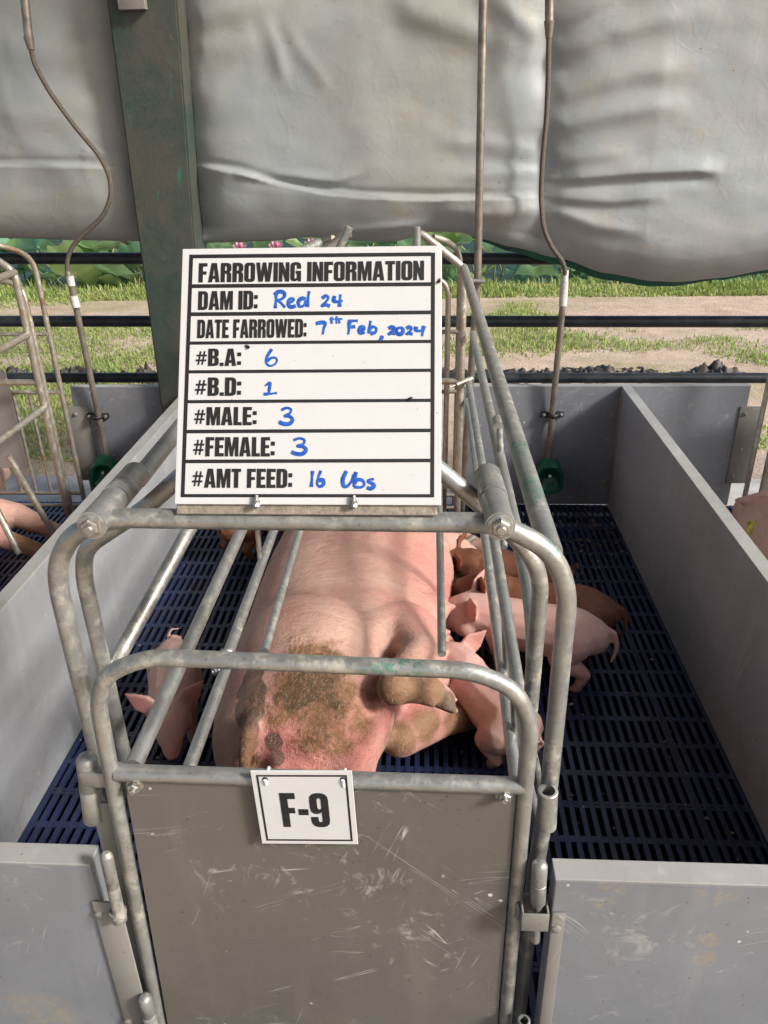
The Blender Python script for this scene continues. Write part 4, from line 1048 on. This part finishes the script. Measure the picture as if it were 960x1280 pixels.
def curtain(x0, x1, nx, pin=True):
    mb = MB(); rows_ = []
    hs = [(-1, .10, .105), (-1, .02, .075), (-1, -.0, .05)]
    ups = [0.0, .008, .018, .03]+[.03+.0052*i for i in range(1, 80)]+[.441+.0105*i for i in range(1, 72)]
    for i in range(nx+1):
        x = x0+(x1-x0)*i/nx; zb = zb_(x); colv = []
        for k, up, yy in hs: colv.append((x, 2.975+yy, zb+.02+up))
        wide = .09+.05*min(1, max(0, (x-.15)/.6))
        for s in ups:
            t1 = min(1, s/.17); bul = wide*math.sqrt(max(0, 1-(1-t1)**2)) - .10*max(0, (s-.25))*.5
            z = zb+s
            y = 2.985-bul
            y -= fold_d(x, z)
            g = abs(x-HX); fade = min(1, s/.06)
            y += fade*(.050*math.exp(-(g/.075)**1.2))*(.8+.2*math.sin(z*21))
            y += fade*.055*math.exp(-(max(0, abs(x+.90)-.09)/.06)**1.2)*(1 if x > -.95 else .8)
            nz = noise.noise(V((x*1.7, z*2.6, 1.3)))*.014 + noise.noise(V((x*4.2, z*8.5, 5.3)))*.006 + noise.noise(V((x*11, z*17, 2.3)))*.0022
            y += nz*min(1, s/.1)
            colv.append((x, y, z))
        rows_.append([mb.bm.verts.new(p) for p in colv])
    for A, B in zip(rows_, rows_[1:]):
        for k in range(len(A)-1): mb.bm.faces.new((A[k], B[k], B[k+1], A[k+1]))
    return mb
cur = empty('side_curtain', (.0, 3.0, GZ), 'dirty grey tarpaulin side curtain hanging rolled and bulging above the rails', 'curtain')
me = curtain(-2.3, 2.0, 420).mesh('tarpaulin', True, 0); obj('tarpaulin', me, 'tarp', cur)
mb = MB(); pa = []
for i in range(60):
    x = .17+1.2*i/59; pa.append((x, 2.985-.045, zb_(x)-.004))
vs = []
for x, y, z in pa:
    dip = .026*max(.1, math.sin(min(1, (x-.17)/.9)*math.pi)**.7) if x < 1.07 else .01
    vs.append([mb.bm.verts.new((x, y+.02, z+.03)), mb.bm.verts.new((x, y+.045, z-dip*.7)), mb.bm.verts.new((x, y+.085, z-dip*.6)), mb.bm.verts.new((x, y+.11, z+.03))])
for A, B in zip(vs, vs[1:]):
    for k in range(3): mb.bm.faces.new((A[k], B[k], B[k+1], A[k+1]))
obj('green_hem', mb, 'tarp_hem', cur)

for py, lab in ((323, 'black pipe rail just under the curtain, topmost of the three fence rails'), (401.5, 'black pipe rail halfway between curtain and pen walls'), (472, 'black pipe rail lying just above the pen walls')):
    y = 3.10; q = at(500, py, Y=y); ra = at(110, py, Y=y); rb = at(900, py+.5, Y=y); s = (rb.z-ra.z)/(rb.x-ra.x)
    r = .0225 if py < 450 else .021
    mb = MB(); mb.tube([(-3.2, y, ra.z+s*(-3.2-ra.x)), (3.2, y, ra.z+s*(3.2-ra.x))], r, 0, 20)
    tag(obj('fence_rail', mb, 'rail', origin=(0, y, q.z)), lab, 'rail', 'black pipe rails of the side fence')

# ------------------------------------------------------------------ water pipes and drinkers
def drinker(root, q, s=1.0):
    """green cup: a rounded trapezoid rim with a hollow bowl"""
    mb = MB(); pts = []
    for k in range(28):
        a = 2*math.pi*k/28; w = .040*(1-.22*math.sin(a)); c, si = math.cos(a), math.sin(a)
        pts.append(V((math.copysign(abs(c)**.7, c)*w, -.03, math.copysign(abs(si)**.75, si)*.042)))
    n = len(pts); layers = [(1.0, .03), (1.04, 0), (1.0, -.006), (.80, -.004), (.66, .018), (.3, .024)]
    rg = [[mb.bm.verts.new(q+V((p.x*f, -.028+dy, p.z*f+dy*.4))*s) for p in pts] for f, dy in layers]
    for A, B in zip(rg, rg[1:]):
        for k in range(n): mb.bm.faces.new((A[k], A[(k+1) % n], B[(k+1) % n], B[k]))
    mb.bm.faces.new(rg[0]); mb.bm.faces.new(rg[-1])
    d = obj('drinker_cup', mb, 'green', root)
    mb = MB(); mb.tube([q+V((0, -.045, .016)), q+V((0, -.005, -.004))], .006, 0, 10); obj('nipple', mb, 'bolt', d)
def pclamp(root, q):
    mb = MB(); mb.tube([q+V((-.018, .0, .006)), q+V((-.016, -.022, .006)), q+V((0, -.034, .006)), q+V((.016, -.022, .006)), q+V((.018, 0, .006))], .0085, .012, 10)
    for s in (-1, 1): mb.box(q+V((s*.014, -.012, -.006)), q+V((s*.044, .002, .016)), .003)
    c = obj('pipe_clamp', mb, 'black', root)
    for s in (-1, 1):
        b_ = MB(); b_.hexbolt(q+V((s*.033, -.012, .005)), (0, -1, 0), .006, .004); obj('bolt', b_, 'bolt', c, ang=30)
def hosepts(l, Y): return [at(x, y, Y=Y+dy) for x, y, dy in l]
YW = YB-.018
root = empty('water_pipe', at(690, 600, Y=YW), 'taped water pipe with green cup on the wall right of the middle crate', 'water pipe', 'drinker pipes on the pen end walls')
YHs = 2.835
obj('conduit', MB().tube([at(687, -160, Y=YHs), at(686.5, 28, Y=YHs)], .0135, 0, 16).tube([at(686.5, 26, Y=YHs), at(686, 48, Y=YHs)], .0165, 0, 16, r1=.010), 'brownpipe', root)
obj('hose', MB().tube([at(686, 46, Y=YHs)]+hosepts([(685.5, 90, 0), (683, 150, .01), (678, 200, .012), (676, 245, .012), (679, 285, -.01), (690, 310, -.02), (703, 326, -.02), (706.5, 338, -.01), (706, 348, 0)], YHs), .0082, .03, 12), 'hose', root)
obj('joint_tape', MB().tube([at(706.5, 338, Y=YHs), at(705.6, 352, Y=YHs)], .0125, 0, 16), 'tape', root)
obj('joint_tape', MB().tube([at(705.5, 352.5, Y=YHs), at(703.5, 382, Y=YHs)], .0145, 0, 16), 'tape', root)
obj('pipe', MB().tube([at(704.5, 370, Y=YHs), at(690, 519, Y=YW-.002), at(686, 575, Y=YW-.015)], .0115, 0, 16), 'brownpipe', root)
pclamp(root, at(690, 519, Y=YB-.004)); drinker(root, at(685, 594, Y=YB-.045), 1.35)
root = empty('water_pipe', at(130, 590, Y=YW), 'water pipe with long bowed hose left of the green post, ending in a green cup', 'water pipe', 'drinker pipes on the pen end walls')
YHl = 2.80
obj('conduit', MB().tube([at(15, -160, Y=YHl), at(36, 48, Y=YHl)], .0135, 0, 16).tube([at(35.7, 46, Y=YHl), at(39, 62, Y=YHl)], .0165, 0, 16, r1=.011), 'brownpipe', root)
obj('hose', MB().tube([at(38.5, 60, Y=YHl)]+hosepts([(43, 80, 0), (62, 115, 0), (95, 160, 0), (125, 195, 0), (138, 222, 0), (139, 248, 0), (128, 272, 0), (105, 292, 0), (90, 308, 0), (83.5, 325, 0), (84, 345, 0)], YHl), .0080, .03, 12), 'hose', root)
obj('joint_tape', MB().tube([at(87, 345, Y=YHl), at(89.5, 357, Y=YHl)], .0135, 0, 16), 'tape', root)
obj('joint_tape', MB().tube([at(91.5, 370, Y=YHl), at(95.5, 384, Y=YHl)], .0150, 0, 16), 'tape', root)
obj('pipe', MB().tube([at(84.2, 340, Y=YHl), at(88, 350, Y=YHl), at(123.5, 521, Y=YW-.002), at(134, 574, Y=YW-.012)], .0115, 0, 16), 'brownpipe', root)
pclamp(root, at(123.5, 521, Y=YB-.004)); drinker(root, at(134, 590, Y=YB-.045), 1.35)
root = empty('water_pipe', at(575, 690, Y=2.66), 'tall straight steel pipe hanging from above at the head of the crate', 'water pipe')
obj('pipe', MB().tube([at(607, -160, Y=2.70), at(597, 350, Y=2.70), at(588, 480, Y=2.70), at(577, 640, Y=2.70)], .0128, 0, 16), 'brownpipe', root)
obj('ring', MB().tube([at(590, 351, Y=2.68), at(606, 352, Y=2.68)], .007, 0, 10), 'galv', root)

# ------------------------------------------------------------------ outside: mud, grass, lotus
rnd = random.Random(11)
def ground_wave(x, y): return GZ
mb = MB(); clc = [(at(x, 461, Z=GZ), w_) for x, w_ in ((120, .42), (200, .2), (30, .3), (660, .2), (690, .22), (740, .24), (790, .16), (880, .2), (560, .3), (450, .4))]
gx, gy = 520, 26; rows_m = []
for i in range(gx+1):
    x = -3.6+6.6*i/gx; row = []
    for j in range(gy+1):
        y = 4.93+.5*j/gy; e_ = math.sin(math.pi*j/gy); c_ = max(math.exp(-((x-q.x)/w_)**2) for q, w_ in clc)
        n_ = noise.noise(V((x*5, y*6, .3)))*.6+abs(noise.noise(V((x*17, y*17, 4.)))) *.9+abs(noise.noise(V((x*42, y*42, 9.))))*.5-.25
        row.append(mb.bm.verts.new((x, y, GZ-.012+max(0, e_*c_*n_)*.125+e_*c_*.018)))
    rows_m.append(row)
for A, B in zip(rows_m, rows_m[1:]):
    for k in range(gy): mb.bm.faces.new((A[k], B[k], B[k+1], A[k+1]))
tag(obj('mud_clods', mb, 'mud', ang=50), 'dark clods of turned mud lying beyond the lowest rail', 'mud', kind='stuff')
q = at(640, 0, Y=5)
def dens(x, y):
    n1 = noise.noise(V((x*.55, y*1.1, 3.1))); n2 = noise.noise(V((x*1.8, y*2.2, 8.1)))
    return n1+n2*.45
mb = MB(); bmv = mb.bm.verts; bmf = mb.bm.faces; cnt = 0
def blade(x, y, z, hgt, w):
    a = rnd.uniform(0, 6.28); lx_, ly_ = math.cos(a), math.sin(a); le = rnd.uniform(.2, .75)*hgt
    s = V((-ly_, lx_, 0))*w; p = V((x, y, z)); m_ = p+V((lx_*le*.35, ly_*le*.35, hgt*.6)); e = p+V((lx_*le, ly_*le, hgt*rnd.uniform(.8, 1.0)))
    v = [bmv.new(p-s), bmv.new(p+s), bmv.new(m_+s*.7), bmv.new(m_-s*.7), bmv.new(e)]
    bmf.new(v[:4]); bmf.new((v[3], v[2], v[4]))
i = 0
while i < 70000:
    y = rnd.uniform(3.5, 7.9); x = rnd.uniform(-.62*y-1, .62*y+1); d = dens(x, y)
    path = math.exp(-((y-7.25)/.28)**2)
    if d-.55*path < (.0 if x < 0 else .30)+rnd.uniform(-.10, .20): 
        i += .3; continue
    blade(x, y, GZ, rnd.uniform(.010, .034)*(1+.8*max(0, d)), rnd.uniform(.003, .007)); i += 1
for i in range(15000):
    y = 7.85+abs(rnd.gauss(0, .34)); x = rnd.uniform(-6.5, 6.5)
    if y > 8.6: continue
    blade(x, y, GZ, rnd.uniform(.04, .13)*(1+.9*noise.noise(V((x*1.3, y*1.2, 7))))*(.6 if y < 8.0 else 1), rnd.uniform(.005, .010))
tag(obj('grass', mb, 'grass', smooth=False), 'patchy green grass on the dry soil beyond the rails', 'grass', kind='stuff')
# lotus plants
def lotus_mesh(rr, hgt, tilt, sd):
    r_ = random.Random(sd); lb = MB(); n = 22; rings = []
    tx, ty = tilt
    base = V((tx*.4, ty*.4, hgt))
    c = lb.bm.verts.new(base+V((0, 0, -.02)))
    for j, f in enumerate((.25, .5, .75, 1.0)):
        ring = []
        for k in range(n):
            a = 2*math.pi*k/n; wv = 1+.07*math.sin(a*3+sd)+.04*math.sin(a*7+sd*2)
            x, y = math.cos(a)*rr*f*wv, math.sin(a)*rr*f*wv
            z = .05*(f**2)*rr/.25+.035*f*f*math.sin(a*4+sd)+x*tx+y*ty
            ring.append(lb.bm.verts.new(base+V((x, y, z))))
        rings.append(ring)
    for k in range(n): lb.bm.faces.new((c, rings[0][k], rings[0][(k+1) % n]))
    for A, B in zip(rings, rings[1:]):
        for k in range(n): lb.bm.faces.new((A[k], B[k], B[(k+1) % n], A[(k+1) % n]))
    sm = MB(); sm.tube([(0, 0, -.1), (tx*.15, ty*.1, hgt*.5), tuple(base-V((0, 0, .02)))], .008, .05, 7)
    return lb.mesh('leaf', True, 0), sm.mesh('stalk', True, 0)
protos = [lotus_mesh(rnd.uniform(.12, .25), rnd.uniform(.18, .60), (rnd.uniform(-.5, .5), rnd.uniform(-.9, -.2)), s) for s in range(12)]
for a_, b_ in protos: a_.materials.append(M_['lotus']); b_.materials.append(M_['lotus_stem'])
for i in range(290):
    y = 8.7+abs(rnd.gauss(0, .95)); x = rnd.uniform(-.60*y-.5, .60*y+.5)
    lf, stl = protos[i % 12]
    e = empty('lotus_plant', (x, y, GZ-.25), 'broad green lotus leaf on its stalk in the pond beyond the grass bank', 'lotus', 'lotus plants in the pond')
    e.rotation_euler = (0, 0, rnd.uniform(-.9, .9)); s = rnd.uniform(.8, 1.25); e.scale = (s, s, s)
    for nm, me in (('leaf', lf), ('stalk', stl)):
        o = bpy.data.objects.new(nm, me); col.objects.link(o); o.parent = e
for px, py, yy in ((132, 306, 8.62), (152, 304, 8.7), (205, 307, 8.64), (80, 308, 8.66), (345, 307, 8.6), (390, 304, 8.66), (36, 307, 8.7), (300, 308, 8.64)):
    q = at(px, py, Y=yy); root = empty('lotus_flower', (q.x, q.y, GZ-.25), 'pink lotus flower among the leaves just under the curtain', 'lotus', 'pink lotus flowers in the pond')
    mb = MB()
    for ring, (n, tl_, el) in enumerate(((7, .11, .5), (6, .10, .95), (5, .08, 1.25))):
        for k in range(n):
            a = 2*math.pi*k/n+ring*.4; d = V((math.cos(a)*math.cos(el), math.sin(a)*math.cos(el), math.sin(el))); s = V((-math.sin(a), math.cos(a), 0))
            up_ = V((-math.cos(a)*math.sin(el), -math.sin(a)*math.sin(el), math.cos(el)))
            c = q+V((0, 0, -.04)); p0, p1, p2, p3 = c, c+d*tl_*.5+s*.028-up_*.01, c+d*tl_+up_*.012, c+d*tl_*.5-s*.028-up_*.01
            mb.bm.faces.new([mb.bm.verts.new(v) for v in (p0, p1, p2, p3)])
    obj('petals', mb, 'petal', root)
    obj('stalk', MB().tube([(q.x, q.y, GZ-.25), (q.x+.03, q.y, (GZ+q.z)/2), q-V((0, 0, .04))], .007, .05, 7), 'lotus_stem', root)

mb = MB()
for i in range(420):
    x = rnd.uniform(XL+.02, XR-.02); y = rnd.uniform(.9, YB-.03)
    if rnd.random() < .35: x, y = rnd.gauss(.62, .07), rnd.gauss(2.6, .25)
    if not (XL+.01 < x < XR-.01 and YF+.02 < y < YB-.02): continue
    r = rnd.choice((.0015, .002, .002, .003, .0045)); mb.ball((x, y, r*.5), r, 1, (rnd.uniform(.7, 1.8), rnd.uniform(.7, 1.8), .7), Matrix.Rotation(rnd.uniform(0, 3), 4, 'Z'))
tag(obj('feed_crumbs', mb, 'crumb'), 'pale crumbs of feed scattered over the dark blue slats', 'crumbs', kind='stuff')
